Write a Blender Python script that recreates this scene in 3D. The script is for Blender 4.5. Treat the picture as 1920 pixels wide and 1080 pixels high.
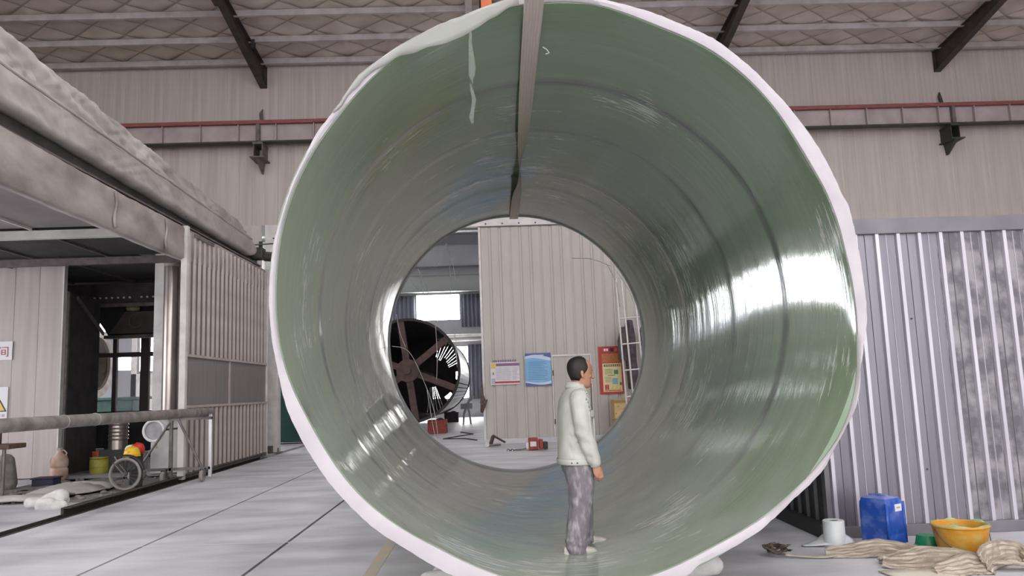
import bpy, bmesh, math, random
import numpy as np
from mathutils import Vector, Matrix, noise as mnoise

# ------------------------------------------------------------------ scene, camera, light
for _o in list(bpy.data.objects):
    bpy.data.objects.remove(_o)
S = bpy.context.scene
COL = S.collection
PI = math.pi
random.seed(7)

psi, th, roll = math.radians(1.763), math.radians(7.485), math.radians(2.1)
fw = Vector((math.sin(psi) * math.cos(th), math.cos(psi) * math.cos(th), math.sin(th)))
r0 = Vector((math.cos(psi), -math.sin(psi), 0))
u0 = r0.cross(fw)
R_ = r0 * math.cos(roll) - u0 * math.sin(roll)
U_ = u0 * math.cos(roll) + r0 * math.sin(roll)
cam = bpy.data.cameras.new('camera')
cam.sensor_width = 36
cam.lens = 36 * 1450 / 1920
cam.clip_end = 300
camo = bpy.data.objects.new('camera', cam)
COL.objects.link(camo)
m = Matrix((R_, U_, -fw)).transposed().to_4x4()
m.translation = (0, 0, 1.5)
camo.matrix_world = m
S.camera = camo

W = bpy.data.worlds.new('overcast sky')
S.world = W
W.use_nodes = True
bg = W.node_tree.nodes['Background']
bg.inputs[0].default_value = (0.95, 0.97, 1.0, 1)
bg.inputs[1].default_value = 2.1
S.view_settings.view_transform = 'Standard'
S.view_settings.look = 'None'
S.view_settings.gamma = 1
S.view_settings.use_curve_mapping = False
S.view_settings.exposure = 0.78


def area(name, loc, rot, sx, sy, power, col=(1, 1, 1)):
    l = bpy.data.lights.new(name, 'AREA')
    l.shape = 'RECTANGLE'
    l.size, l.size_y, l.energy, l.color = sx, sy, power, col
    o = bpy.data.objects.new(name, l)
    o.location, o.rotation_euler = loc, rot
    COL.objects.link(o)
    return o


# ------------------------------------------------------------------ materials
def lin(c):
    return tuple((v / 255 / 12.92 if v / 255 <= .04045 else ((v / 255 + .055) / 1.055) ** 2.4) for v in c)


def mat(name, c, rough=.6, metal=0., c2=None, scale=4., stretch=(1, 1, 1), detail=5, lo=.35, hi=.65,
        bump=0., bscale=None, bstretch=None, spec=.5, emit=0., alpha=1., trans=0., coat=0.):
    M = bpy.data.materials.new(name)
    M.use_nodes = True
    nt = M.node_tree
    b = nt.nodes['Principled BSDF']
    c = lin(c)
    b.inputs['Base Color'].default_value = (*c, 1)
    b.inputs['Roughness'].default_value = rough
    b.inputs['Metallic'].default_value = metal
    b.inputs['Specular IOR Level'].default_value = spec
    b.inputs['Alpha'].default_value = alpha
    b.inputs['Transmission Weight'].default_value = trans
    b.inputs['Coat Weight'].default_value = coat
    if emit:
        b.inputs['Emission Color'].default_value = (*c, 1)
        b.inputs['Emission Strength'].default_value = emit
    tc = nt.nodes.new('ShaderNodeTexCoord')

    def nz(sc, st, det):
        mp = nt.nodes.new('ShaderNodeMapping')
        mp.inputs['Scale'].default_value = st
        nt.links.new(tc.outputs['Object'], mp.inputs[0])
        n = nt.nodes.new('ShaderNodeTexNoise')
        n.inputs['Scale'].default_value = sc
        n.inputs['Detail'].default_value = det
        nt.links.new(mp.outputs[0], n.inputs['Vector'])
        return n
    if c2:
        n = nz(scale, stretch, detail)
        r = nt.nodes.new('ShaderNodeValToRGB')
        r.color_ramp.elements[0].position, r.color_ramp.elements[1].position = lo, hi
        r.color_ramp.elements[0].color = (*c, 1)
        r.color_ramp.elements[1].color = (*lin(c2), 1)
        nt.links.new(n.outputs['Fac'], r.inputs[0])
        nt.links.new(r.outputs[0], b.inputs['Base Color'])
    if bump:
        n = nz(bscale or scale, bstretch or stretch, 6)
        bp = nt.nodes.new('ShaderNodeBump')
        bp.inputs['Strength'].default_value = bump
        bp.inputs['Distance'].default_value = .03
        nt.links.new(n.outputs['Fac'], bp.inputs['Height'])
        nt.links.new(bp.outputs[0], b.inputs['Normal'])
    return M


M = {}
M['concrete'] = mat('dusty concrete', (212, 210, 214), .5, c2=(166, 162, 166), scale=1.1, stretch=(.6, 1.5, 1), detail=12, lo=.36, hi=.72, bump=.2, bscale=6)
M['groove'] = mat('dark groove', (52, 48, 47), .9)
M['trench'] = mat('trench steel', (74, 62, 56), .8, c2=(48, 42, 40), scale=6, bump=.3)
M['wallp'] = mat('white sandwich panel', (192, 182, 176), .6, c2=(176, 165, 160), scale=1.2, stretch=(6, 6, .25))
M['partp'] = mat('partition panel', (190, 183, 176), .65, c2=(181, 174, 167), scale=1.1, stretch=(2, 2, .5))
M['whitetrim'] = mat('white trim', (222, 217, 212), .45, c2=(200, 194, 190), scale=3)
M['quilt'] = mat('quilted insulation', (208, 195, 186), .6, c2=(190, 176, 166), scale=1.2, bump=.05, bscale=9)
M['purlin'] = mat('galvanised purlin', (196, 187, 186), .5, .1, c2=(172, 163, 161), scale=3)
M['rafter'] = mat('dark brown steel', (66, 58, 54), .55, c2=(54, 46, 42), scale=5)
M['redrail'] = mat('red oxide rail', (152, 84, 80), .6, c2=(124, 74, 70), scale=8, stretch=(.5, 1, 1))
M['beamweb'] = mat('grey painted web', (176, 162, 162), .6, c2=(158, 144, 144), scale=2)
M['bracket'] = mat('dark bracket', (62, 58, 54), .6, c2=(48, 50, 44), scale=6)
M['bracket_pale'] = mat('greyish bracket', (112, 100, 98), .6, c2=(90, 80, 78), scale=6)
M['galv'] = mat('galvanised sheet', (136, 130, 138), .38, .55, c2=(122, 117, 126), scale=2.0, stretch=(5, 5, .3), bump=.03)
M['galv_dusty'] = mat('dusty galvanised sheet', (108, 103, 110), .55, .35, c2=(158, 152, 156), scale=5, detail=9, lo=.42, hi=.62)
M['galv_lit'] = mat('galvanised rib painted as lit', (206, 200, 208), .35, .35, c2=(186, 180, 190), scale=3, stretch=(5, 5, .3))  # light caught on the rib faces, put into a brighter colour
M['galv_frame'] = mat('grey frame tube', (128, 124, 130), .45, .3, c2=(114, 110, 117), scale=3)
M['blacksteel'] = mat('black steel', (48, 46, 48), .5, c2=(38, 36, 38), scale=4)
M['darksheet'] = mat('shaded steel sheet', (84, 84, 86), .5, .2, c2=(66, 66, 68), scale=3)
M['cloth'] = mat('dusty canvas', (190, 182, 178), .85, c2=(164, 155, 151), scale=1.6, bump=.35, bscale=3.5, bstretch=(1, .5, 1))
M['clothbeam'] = mat('stained fabric sleeve', (178, 168, 163), .85, c2=(132, 122, 118), scale=1.4, stretch=(1, .8, 1.4), lo=.4, hi=.7, bump=.3, bscale=5)
M['darkbeam'] = mat('purple brown beam', (84, 76, 78), .7, c2=(60, 54, 56), scale=3)
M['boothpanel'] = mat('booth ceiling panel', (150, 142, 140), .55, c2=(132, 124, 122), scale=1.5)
M['boothdark'] = mat('dark booth panel', (66, 62, 62), .7, c2=(50, 47, 47), scale=3)
M['gate'] = mat('gate cladding', (126, 117, 113), .5, .1, c2=(114, 105, 101), scale=2, stretch=(1, 4, .3))
M['gaterib'] = mat('gate cladding rib', (190, 178, 170), .5, c2=(174, 162, 155), scale=3)
M['gatewin'] = mat('gate window sheet', (138, 130, 130), .35, c2=(126, 118, 118), scale=3, stretch=(1, 5, .3))
M['hoodplate'] = mat('hood plate', (100, 90, 88), .5, c2=(86, 77, 76), scale=4)
M['duct'] = mat('stainless duct', (190, 180, 172), .28, .75, c2=(160, 148, 142), scale=2, stretch=(3, 3, .6))
M['pipe'] = mat('dust covered pipe', (150, 142, 136), .8, c2=(112, 104, 98), scale=5, bump=.25)
M['chrome'] = mat('bright steel tube', (205, 202, 204), .25, .8)
M['dullsteel'] = mat('dull steel', (128, 120, 118), .5, .5, c2=(104, 97, 95), scale=6)
M['rubber'] = mat('rubber', (58, 54, 52), .8)
M['greywheel'] = mat('dusty caster', (150, 142, 138), .8)
M['rimcloth'] = mat('white glass cloth', (206, 199, 202), .75, c2=(194, 187, 191), scale=3, bump=.08, bscale=40)
M['sling'] = mat('lifting webbing', (222, 206, 196), .85, c2=(202, 186, 176), scale=30, stretch=(6, .15, 6))
M['beltw'] = mat('worn webbing', (200, 188, 172), .9, c2=(168, 155, 140), scale=9, stretch=(1, 1, 6))
M['beltdark'] = mat('worn webbing dark yarn', (160, 146, 130), .9, c2=(140, 127, 112), scale=9)
M['slingdark'] = mat('lifting webbing dark yarn', (208, 192, 182), .85)
M['fibre'] = mat('glass fibre strand', (238, 238, 230), .5)
M['cream'] = mat('cream plastic sheet', (226, 216, 200), .6, c2=(216, 205, 190), scale=2)
M['blue'] = mat('blue plastic', (36, 78, 170), .38, c2=(118, 140, 204), scale=8, detail=9, lo=.48, hi=.8)
M['bluedust'] = mat('dusty blue plastic', (150, 156, 196), .6, c2=(90, 112, 180), scale=8)
M['paper'] = mat('white paper', (232, 230, 232), .6)
M['filmroll'] = mat('white film roll', (226, 226, 226), .35, c2=(214, 214, 216), scale=3)
M['hole'] = mat('dark core', (40, 42, 42), .8)
M['green'] = mat('green plastic', (42, 142, 96), .4, c2=(30, 118, 80), scale=5)
M['yellow'] = mat('yellow plastic bucket', (210, 146, 44), .5, c2=(206, 176, 96), scale=9, detail=8, lo=.45, hi=.7)
M['resin'] = mat('dried resin', (150, 190, 140), .4, c2=(196, 180, 130), scale=12)
M['resingreen'] = mat('green resin film', (112, 168, 128), .3, c2=(176, 196, 160), scale=9)
M['brownstrap'] = mat('dirty brown strap', (74, 60, 52), .9, c2=(112, 96, 84), scale=14)
M['hivis'] = mat('yellow hard hat', (240, 188, 40), .3)
M['red'] = mat('red plastic', (206, 52, 40), .4)
M['redtool'] = mat('red painted tool', (164, 66, 54), .55, c2=(132, 52, 45), scale=12)
M['orange'] = mat('orange plastic', (206, 104, 56), .5, c2=(180, 88, 50), scale=6)
M['olive'] = mat('olive yellow drum', (176, 168, 70), .5, c2=(150, 144, 62), scale=6)
M['bin'] = mat('pale grey plastic', (178, 174, 176), .5, c2=(152, 150, 152), scale=6)
M['jug'] = mat('pinkish clear jug', (208, 188, 176), .4, c2=(176, 136, 108), scale=5)
M['foam'] = mat('white foam', (226, 222, 220), .9, c2=(206, 200, 198), scale=9, bump=.4, bscale=20)
M['board'] = mat('pale board', (196, 190, 186), .7, c2=(176, 169, 164), scale=3)
M['rubble'] = mat('dusty debris', (146, 140, 135), .95, c2=(116, 110, 106), scale=7, bump=.6, bscale=14)
M['navy'] = mat('navy box', (50, 48, 70), .6)
M['brown'] = mat('brown rusty can', (108, 82, 66), .7, c2=(84, 62, 50), scale=8)
M['ply'] = mat('plywood crate', (206, 178, 128), .7, c2=(186, 156, 106), scale=4, stretch=(1, 1, 5))
M['plydark'] = mat('crate batten', (150, 122, 82), .7)
M['alu'] = mat('aluminium ladder', (206, 204, 202), .35, .6)
M['coat'] = mat('dark work coat', (96, 86, 90), .9, c2=(70, 63, 68), scale=5, bump=.4)
M['fan'] = mat('pale fan guard', (196, 192, 192), .5)
M['drum'] = mat('dark drum steel', (64, 54, 56), .6, .2, c2=(50, 42, 46), scale=2.5)
M['drumrust'] = mat('rusty hub', (98, 76, 70), .7, c2=(74, 58, 54), scale=5)
M['drum_lit'] = mat('drum skin painted as lit', (200, 200, 198), .4, .2, c2=(172, 176, 170), scale=3)
M['machgreen'] = mat('machine green', (46, 88, 80), .5, c2=(36, 68, 64), scale=3)
M['curtain'] = mat('blue grey curtain', (104, 104, 116), .8, c2=(88, 88, 100), scale=3, stretch=(6, 6, .3))
M['farwall'] = mat('far hall wall', (150, 150, 153), .6, c2=(140, 140, 143), scale=1)
M['fargirder'] = mat('far girder', (132, 134, 130), .6)
M['silver'] = mat('shiny tank lining', (196, 186, 178), .2, .5, c2=(166, 152, 142), scale=3)
M['framebrown'] = mat('window mullion', (96, 84, 84), .5)
M['sky'] = mat('daylight window pane', (255, 255, 255), .3, emit=14.)
M['rooflight'] = mat('translucent rooflight sheet', (250, 252, 255), .4, emit=2.5)
M['far_fill'] = mat('glowing far fill panel', (250, 252, 255), .4, emit=.7)
M['skywide'] = mat('wide daylight window pane', (255, 255, 255), .3, emit=18.)
M['skysoft'] = mat('frosted daylight pane', (236, 238, 250), .3, emit=3.5)
M['frost'] = mat('frosted glass', (240, 238, 244), .4, alpha=.22)
M['white'] = mat('plain white', (228, 226, 224), .6)
M['textred'] = mat('red ink', (176, 74, 80), .6)
M['black'] = mat('black ink', (36, 32, 34), .6)
M['signyellow'] = mat('warning yellow', (222, 196, 96), .6)
M['pblue'] = mat('poster blue', (116, 168, 206), .5, c2=(136, 182, 214), scale=2)
M['pnavy'] = mat('poster navy', (84, 94, 150), .5)
M['ppale'] = mat('poster pale blue', (196, 206, 226), .5)
M['pline'] = mat('poster text blue', (76, 122, 176), .5)
M['pwhite'] = mat('poster white', (216, 210, 214), .5, c2=(206, 200, 206), scale=8)
M['ppurple'] = mat('poster purple', (134, 98, 132), .5)
M['pgrey'] = mat('poster grey text', (176, 172, 182), .5)
M['pred'] = mat('poster red', (178, 44, 44), .5)
M['porange'] = mat('poster orange', (190, 116, 66), .5, c2=(166, 96, 56), scale=20)
M['pcream'] = mat('poster cream', (222, 208, 158), .5)
M['pgreen'] = mat('poster green', (96, 120, 84), .5)
M['pteal'] = mat('poster teal', (124, 172, 180), .5)
M['pyellow'] = mat('poster yellow', (214, 186, 84), .5)
# person
M['skin'] = mat('skin', (196, 146, 122), .5, c2=(180, 128, 104), scale=14, spec=.35)
M['hair'] = mat('dark brown hair', (46, 36, 34), .6, c2=(30, 24, 24), scale=60)
M['jacket'] = mat('off white work jacket', (206, 203, 195), .85, c2=(192, 189, 181), scale=6, bump=.12, bscale=7)
M['darkshirt'] = mat('dark navy shirt', (46, 46, 58), .85)
M['trousers'] = mat('dust stained grey trousers', (126, 117, 125), .9, c2=(190, 181, 183), scale=16, detail=12, stretch=(1.6, 1.6, .6), lo=.46, hi=.78, bump=.2, bscale=8)
M['shoe'] = mat('dust white shoe', (206, 200, 192), .8, c2=(186, 178, 170), scale=14)
M['sole'] = mat('pale shoe sole', (222, 218, 212), .7)
M['eye'] = mat('dark eye', (36, 26, 24), .3)
M['lip'] = mat('lip', (150, 92, 84), .5)
M['snap'] = mat('dark snap', (70, 66, 64), .4)


def film_mat():
    m = bpy.data.materials.new('clear plastic film')
    m.use_nodes = True
    nt = m.node_tree
    b = nt.nodes['Principled BSDF']
    b.inputs['Base Color'].default_value = (.46, .46, .42, 1)
    b.inputs['Roughness'].default_value = .25
    b.inputs['Alpha'].default_value = .6
    return m


M['film'] = film_mat()
M['clearfilm'] = mat('clear film shred', (190, 200, 192), .08, alpha=.12)


def tank_mat():
    """green filament-wound resin: rings of colour along the axis, streaks round the circumference, wet gloss"""
    m = bpy.data.materials.new('green wound fibreglass')
    m.use_nodes = True
    nt = m.node_tree
    N, L = nt.nodes, nt.links
    b = N['Principled BSDF']
    tc = N.new('ShaderNodeTexCoord')
    sep = N.new('ShaderNodeSeparateXYZ')
    L.new(tc.outputs['Object'], sep.inputs[0])

    def math_(op, a, bb):
        n = N.new('ShaderNodeMath')
        n.operation = op
        for i, v in enumerate((a, bb)):
            if isinstance(v, (int, float)):
                n.inputs[i].default_value = v
            else:
                L.new(v, n.inputs[i])
        return n.outputs[0]

    def noise(st, sc, det=4, rgh=.5):
        mp = N.new('ShaderNodeMapping')
        mp.inputs['Scale'].default_value = st
        L.new(tc.outputs['Object'], mp.inputs[0])
        n = N.new('ShaderNodeTexNoise')
        n.inputs['Scale'].default_value = sc
        n.inputs['Detail'].default_value = det
        n.inputs['Roughness'].default_value = rgh
        L.new(mp.outputs[0], n.inputs['Vector'])
        return n.outputs['Fac']

    def ramp(v, stops):
        r = N.new('ShaderNodeValToRGB')
        e = r.color_ramp.elements
        while len(e) < len(stops):
            e.new(.5)
        for k, (p, c) in enumerate(stops):
            e[k].position = p
            e[k].color = (*c, 1)
        L.new(v, r.inputs[0])
        return r.outputs[0]

    def mix(f, a, bb, blend='MIX'):
        n = N.new('ShaderNodeMix')
        n.data_type = 'RGBA'
        n.blend_type = blend
        if isinstance(f, float):
            n.inputs[0].default_value = f
        else:
            L.new(f, n.inputs[0])
        for i, v in ((6, a), (7, bb)):
            if isinstance(v, tuple):
                n.inputs[i].default_value = (*v, 1)
            else:
                L.new(v, n.inputs[i])
        return n.outputs[2]
    y1 = math_('ADD', sep.outputs[1], math_('MULTIPLY', sep.outputs[0], .07))
    wob = math_('MULTIPLY', math_('SUBTRACT', noise((1, 1, 1), 1.2, 2), .5), .12)
    yn = math_('DIVIDE', math_('ADD', y1, wob), 8.0)
    g, g2, d = lin((126, 147, 120)), lin((125, 141, 121)), lin((98, 106, 99))
    pale = lin((150, 153, 139))
    rings = ramp(yn, [(0, g), (.165, g), (.176, d), (.186, d), (.197, g), (.345, g2), (.355, d), (.365, g2),
                      (.555, g2), (.585, d), (.60, lin((102, 110, 109))), (.61, pale), (.66, pale), (.675, g2),
                      (.80, lin((126, 132, 118))), (1, g2)])
    streak = noise((.35, 7, .35), 2.2, 6, .6)
    col = mix(ramp(streak, [(.3, (0, 0, 0)), (.72, (1, 1, 1))]), rings, lin((146, 161, 140)))
    col = mix(.55, rings, col)
    # broad cloudy paler patches on the lower half
    low = ramp(math_('MULTIPLY', sep.outputs[2], -.33), [(.25, (0, 0, 0)), (.62, (1, 1, 1))])
    cloud = ramp(noise((1, 1, 1), 1.1, 6), [(.4, (0, 0, 0)), (.7, (1, 1, 1))])
    col = mix(mix(1.0, low, cloud, 'MULTIPLY'), col, lin((168, 175, 164)))
    # pale flaky resin flecks, partly painted reflection streaks
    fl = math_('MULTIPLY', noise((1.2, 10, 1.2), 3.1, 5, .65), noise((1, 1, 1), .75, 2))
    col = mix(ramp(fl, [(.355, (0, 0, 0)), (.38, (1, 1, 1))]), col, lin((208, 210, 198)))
    L.new(col, b.inputs['Base Color'])
    rg = ramp(noise((1, 3, 1), 1.6, 4), [(.3, (.035,) * 3), (.7, (.10,) * 3)])
    L.new(rg, b.inputs['Roughness'])
    bp = N.new('ShaderNodeBump')
    bp.inputs['Strength'].default_value = .2
    bp.inputs['Distance'].default_value = .012
    h = math_('ADD', noise((.25, 9, .25), 2.5, 5, .55), math_('MULTIPLY', noise((1, 1, 1), 2.2, 3), .5))
    L.new(h, bp.inputs['Height'])
    L.new(bp.outputs[0], b.inputs['Normal'])
    b.inputs['Specular IOR Level'].default_value = .5
    return m


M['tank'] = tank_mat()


# ------------------------------------------------------------------ mesh building
class MB:
    def __init__(s):
        s.v, s.f = [], []

    def add(s, vs, fs):
        n = len(s.v)
        s.v += [tuple(v) for v in vs]
        s.f += [tuple(i + n for i in f) for f in fs]
        return s

    def box(s, x0, x1, y0, y1, z0, z1):
        return s.add([(x, y, z) for z in (z0, z1) for y in (y0, y1) for x in (x0, x1)],
                     [(0, 2, 3, 1), (4, 5, 7, 6), (0, 1, 5, 4), (2, 6, 7, 3), (0, 4, 6, 2), (1, 3, 7, 5)])

    def bbox(s, x0, x1, y0, y1, z0, z1, b=.01):
        """box with chamfered edges"""
        bm = bmesh.new()
        bmesh.ops.create_cube(bm, size=1)
        for v in bm.verts:
            v.co = ((x0 + x1) / 2 + v.co.x * (x1 - x0), (y0 + y1) / 2 + v.co.y * (y1 - y0), (z0 + z1) / 2 + v.co.z * (z1 - z0))
        bmesh.ops.bevel(bm, geom=bm.edges[:], offset=b, segments=2, affect='EDGES', profile=.6)
        bm.verts.index_update()
        s.add([v.co[:] for v in bm.verts], [[v.index for v in f.verts] for f in bm.faces])
        bm.free()
        return s

    def loft(s, rings, cap=True, closed=True):
        n = len(rings[0])
        vs = [p for r in rings for p in r]
        fs = []
        for i in range(len(rings) - 1):
            for j in range(n if closed else n - 1):
                k = (j + 1) % n
                fs.append((i * n + j, i * n + k, (i + 1) * n + k, (i + 1) * n + j))
        if cap:
            fs.append(tuple(range(n - 1, -1, -1)))
            fs.append(tuple((len(rings) - 1) * n + j for j in range(n)))
        return s.add(vs, fs)

    def tube(s, pts, rad, n=10, cap=True, flat=1., up=None):
        pts = [Vector(p) for p in pts]
        if not hasattr(rad, '__len__'):
            rad = [rad] * len(pts)
        rings = []
        prev = None
        for i, p in enumerate(pts):
            t = (pts[min(i + 1, len(pts) - 1)] - pts[max(i - 1, 0)]).normalized()
            if prev is None:
                a = Vector(up) if up else (Vector((0, 0, 1)) if abs(t.z) < .9 else Vector((1, 0, 0)))
            else:
                a = prev
            a = (a - t * a.dot(t)).normalized()
            prev = a
            b = t.cross(a)
            rings.append([p + (a * math.cos(q) * flat + b * math.sin(q)) * rad[i] for q in (2 * PI * k / n for k in range(n))])
        return s.loft(rings, cap)

    def cyl(s, p0, p1, r, r2=None, n=20):
        return s.tube([p0, p1], [r, r if r2 is None else r2], n)

    def limb(s, pts, rad, n=14, flat=1., up=None):
        """tapered limb with rounded ends"""
        pts = [Vector(p) for p in pts]
        P_, Rr = [], []
        d = (pts[0] - pts[1]).normalized()
        for a in (80, 55, 28):
            P_.append(pts[0] + d * rad[0] * math.sin(math.radians(a)))
            Rr.append(rad[0] * math.cos(math.radians(a)))
        for i in range(len(pts)):
            P_.append(pts[i])
            Rr.append(rad[i])
            if i < len(pts) - 1:
                P_.append((pts[i] + pts[i + 1]) / 2)
                Rr.append((rad[i] + rad[i + 1]) / 2)
        d = (pts[-1] - pts[-2]).normalized()
        for a in (28, 55, 80):
            P_.append(pts[-1] + d * rad[-1] * math.sin(math.radians(a)))
            Rr.append(rad[-1] * math.cos(math.radians(a)))
        return s.tube(P_, Rr, n, True, flat, up)

    def lathe(s, prof, c=(0, 0, 0), n=28, axis='z', cap=True):
        rings = []
        for r, h in prof:
            ring = []
            for k in range(n):
                a = 2 * PI * k / n
                x, y = r * math.cos(a), r * math.sin(a)
                p = (x, y, h) if axis == 'z' else ((x, h, y) if axis == 'y' else (h, x, y))
                ring.append((p[0] + c[0], p[1] + c[1], p[2] + c[2]))
            rings.append(ring)
        return s.loft(rings, cap)

    def torus(s, c, R, r, axis='y', n=32, k=8, a0=0, a1=2 * PI):
        c = Vector(c)
        full = abs(a1 - a0 - 2 * PI) < 1e-6
        cnt = n if full else n + 1
        rings = []
        for i in range(cnt):
            a = a0 + (a1 - a0) * i / n
            ring = []
            for j in range(k):
                b = 2 * PI * j / k
                q, h = R + r * math.cos(b), r * math.sin(b)
                x, y = q * math.cos(a), q * math.sin(a)
                p = (x, y, h) if axis == 'z' else ((x, h, y) if axis == 'y' else (h, x, y))
                ring.append(c + Vector(p))
            rings.append(ring)
        if full:
            rings.append(rings[0])
        return s.loft(rings, not full)

    def grid(s, rows):
        """rows of points -> open sheet"""
        return s.loft(rows, False, False)

    def sheet(s, rows, t):
        """sheet with thickness t, closed"""
        nr, nc = len(rows), len(rows[0])
        P_ = [[Vector(p) for p in r] for r in rows]
        top, bot = [], []
        for i in range(nr):
            for j in range(nc):
                a = P_[min(i + 1, nr - 1)][j] - P_[max(i - 1, 0)][j]
                b = P_[i][min(j + 1, nc - 1)] - P_[i][max(j - 1, 0)]
                nn = a.cross(b)
                nn = nn.normalized() if nn.length > 1e-9 else Vector((0, 0, 1))
                top.append(P_[i][j] + nn * t / 2)
                bot.append(P_[i][j] - nn * t / 2)
        N = nr * nc
        fs = []
        for i in range(nr - 1):
            for j in range(nc - 1):
                a, b, c, d = i * nc + j, i * nc + j + 1, (i + 1) * nc + j + 1, (i + 1) * nc + j
                fs.append((a, b, c, d))
                fs.append((N + d, N + c, N + b, N + a))
        edge = [(0, j) for j in range(nc)] + [(i, nc - 1) for i in range(1, nr)] + [(nr - 1, j) for j in range(nc - 2, -1, -1)] + [(i, 0) for i in range(nr - 2, 0, -1)]
        for q in range(len(edge)):
            a = edge[q][0] * nc + edge[q][1]
            e2 = edge[(q + 1) % len(edge)]
            b = e2[0] * nc + e2[1]
            fs.append((b, a, N + a, N + b))
        return s.add(top + bot, fs)

    def mesh(s, name, off=(0, 0, 0)):
        me = bpy.data.meshes.new(name)
        me.from_pydata([(v[0] - off[0], v[1] - off[1], v[2] - off[2]) for v in s.v], [], s.f)
        bm = bmesh.new()
        bm.from_mesh(me)
        bmesh.ops.recalc_face_normals(bm, faces=bm.faces[:])
        bm.to_mesh(me)
        bm.free()
        return me


ORG = {}


def org(o):
    while o is not None and o.name not in ORG:
        o = o.parent
    return ORG[o.name] if o else (0, 0, 0)


def obj(name, mb, m, parent=None, smooth=False, loc=None, local=False):
    """link a mesh object; vertices are world metres unless local"""
    off = (0, 0, 0)
    if parent is not None:
        off = (0, 0, 0) if local else org(parent)
    elif loc:
        off = loc
    me = mb if isinstance(mb, bpy.types.Mesh) else mb.mesh(name, off)
    o = bpy.data.objects.new(name, me)
    if not me.materials:
        me.materials.append(M[m])
    if smooth:
        me.shade_smooth()
        if smooth is not True:
            me.set_sharp_from_angle(angle=math.radians(smooth))
    COL.objects.link(o)
    if parent is not None:
        o.parent = parent
    elif loc:
        o.location = loc
        ORG[o.name] = tuple(loc)
    else:
        ORG[o.name] = (0, 0, 0)
    return o


def tag(o, label=None, cat=None, group=None, kind=None):
    for k, v in (('label', label), ('category', cat), ('group', group), ('kind', kind)):
        if v:
            o[k] = v
    return o


def thing(name, loc, label, cat, group=None, rz=0):
    o = bpy.data.objects.new(name, None)
    COL.objects.link(o)
    o.location = loc
    o.rotation_euler = (0, 0, rz)
    ORG[o.name] = tuple(loc)
    o.empty_display_size = .2
    return tag(o, label, cat, group)


def struct(name, mb, m, **k):
    return tag(obj(name, mb, m, **k), kind='structure')


def sroot(name, loc=(0, 0, 0)):
    return tag(thing(name, loc, None, None), kind='structure')


def part(parent, name, m, mb, smooth=False, label=None):
    o = obj(name, mb, m, parent, smooth)
    if label:
        o['label'] = label
    return o


def copy_part(src, parent, dx=0, dy=0, dz=0):
    o = src.copy()
    COL.objects.link(o)
    o.parent = parent
    o.location = src.location + Vector((dx, dy, dz))
    return o


def nz(x, y, z, s=1.):
    return mnoise.noise(Vector((x * s, y * s, z * s)))


def voxel(mb, size, smooth=3, fac=.5):
    """fuse overlapping shapes into one continuous mesh"""
    me = mb.mesh('tmp')
    o = bpy.data.objects.new('tmp', me)
    COL.objects.link(o)
    r = o.modifiers.new('r', 'REMESH')
    r.mode = 'VOXEL'
    r.voxel_size = size
    if smooth:
        s = o.modifiers.new('s', 'SMOOTH')
        s.iterations = smooth
        s.factor = fac
    dg = bpy.context.evaluated_depsgraph_get()
    out = bpy.data.meshes.new_from_object(o.evaluated_get(dg))
    bpy.data.objects.remove(o)
    bpy.data.meshes.remove(me)
    out.materials.clear()
    out.shade_smooth()
    return out


# ------------------------------------------------------------------ floor
YB = 22.0                                  # the end wall of this hall
fl = struct('floor', MB().box(-30, 30, -40, 60, -.30, -.12), 'groove')
for x0, x1 in ((-30, -6.02), (-5.80, -3.757), (-3.722, -2.207), (-2.172, 24)):
    part(fl, 'slab', 'concrete', MB().box(x0, x1, -30, 50, -.12, 0))
tr = MB()
tr.box(-6.02, -5.995, 2, 20.4, -.12, .012).box(-5.83, -5.80, 2, 20.4, -.12, .008).box(-6.0, -5.82, 2, 20.4, -.12, -.075)
part(fl, 'trench_channel', 'trench', tr)
part(fl, 'trench_rail', 'trench', MB().bbox(-6.03, -5.99, 11.2, 20.4, -.05, .10, .006).bbox(-6.03, -5.90, 11.2, 20.4, .085, .10, .004))
for xg in (-3.74, -2.19):
    part(fl, 'rail_slot', 'groove', MB().box(xg - .016, xg + .016, -5, 21.9, -.12, -.03))
M['fadedyellow'] = mat('worn yellow paint', (208, 186, 150), .6, c2=(190, 184, 178), scale=4, lo=.4, hi=.6)
part(fl, 'painted_line', 'fadedyellow', MB().box(-1.13, -1.02, 5.0, 9.2, 0, .002))
M['chalk'] = mat('chalky joint', (226, 224, 224), .8)
part(fl, 'joint_line', 'chalk', MB().add([(-5.3, 8.64, .002), (-5.3, 8.66, .002), (-1.85, 8.435, .002), (-1.85, 8.415, .002)], [(0, 3, 2, 1)]))

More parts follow.
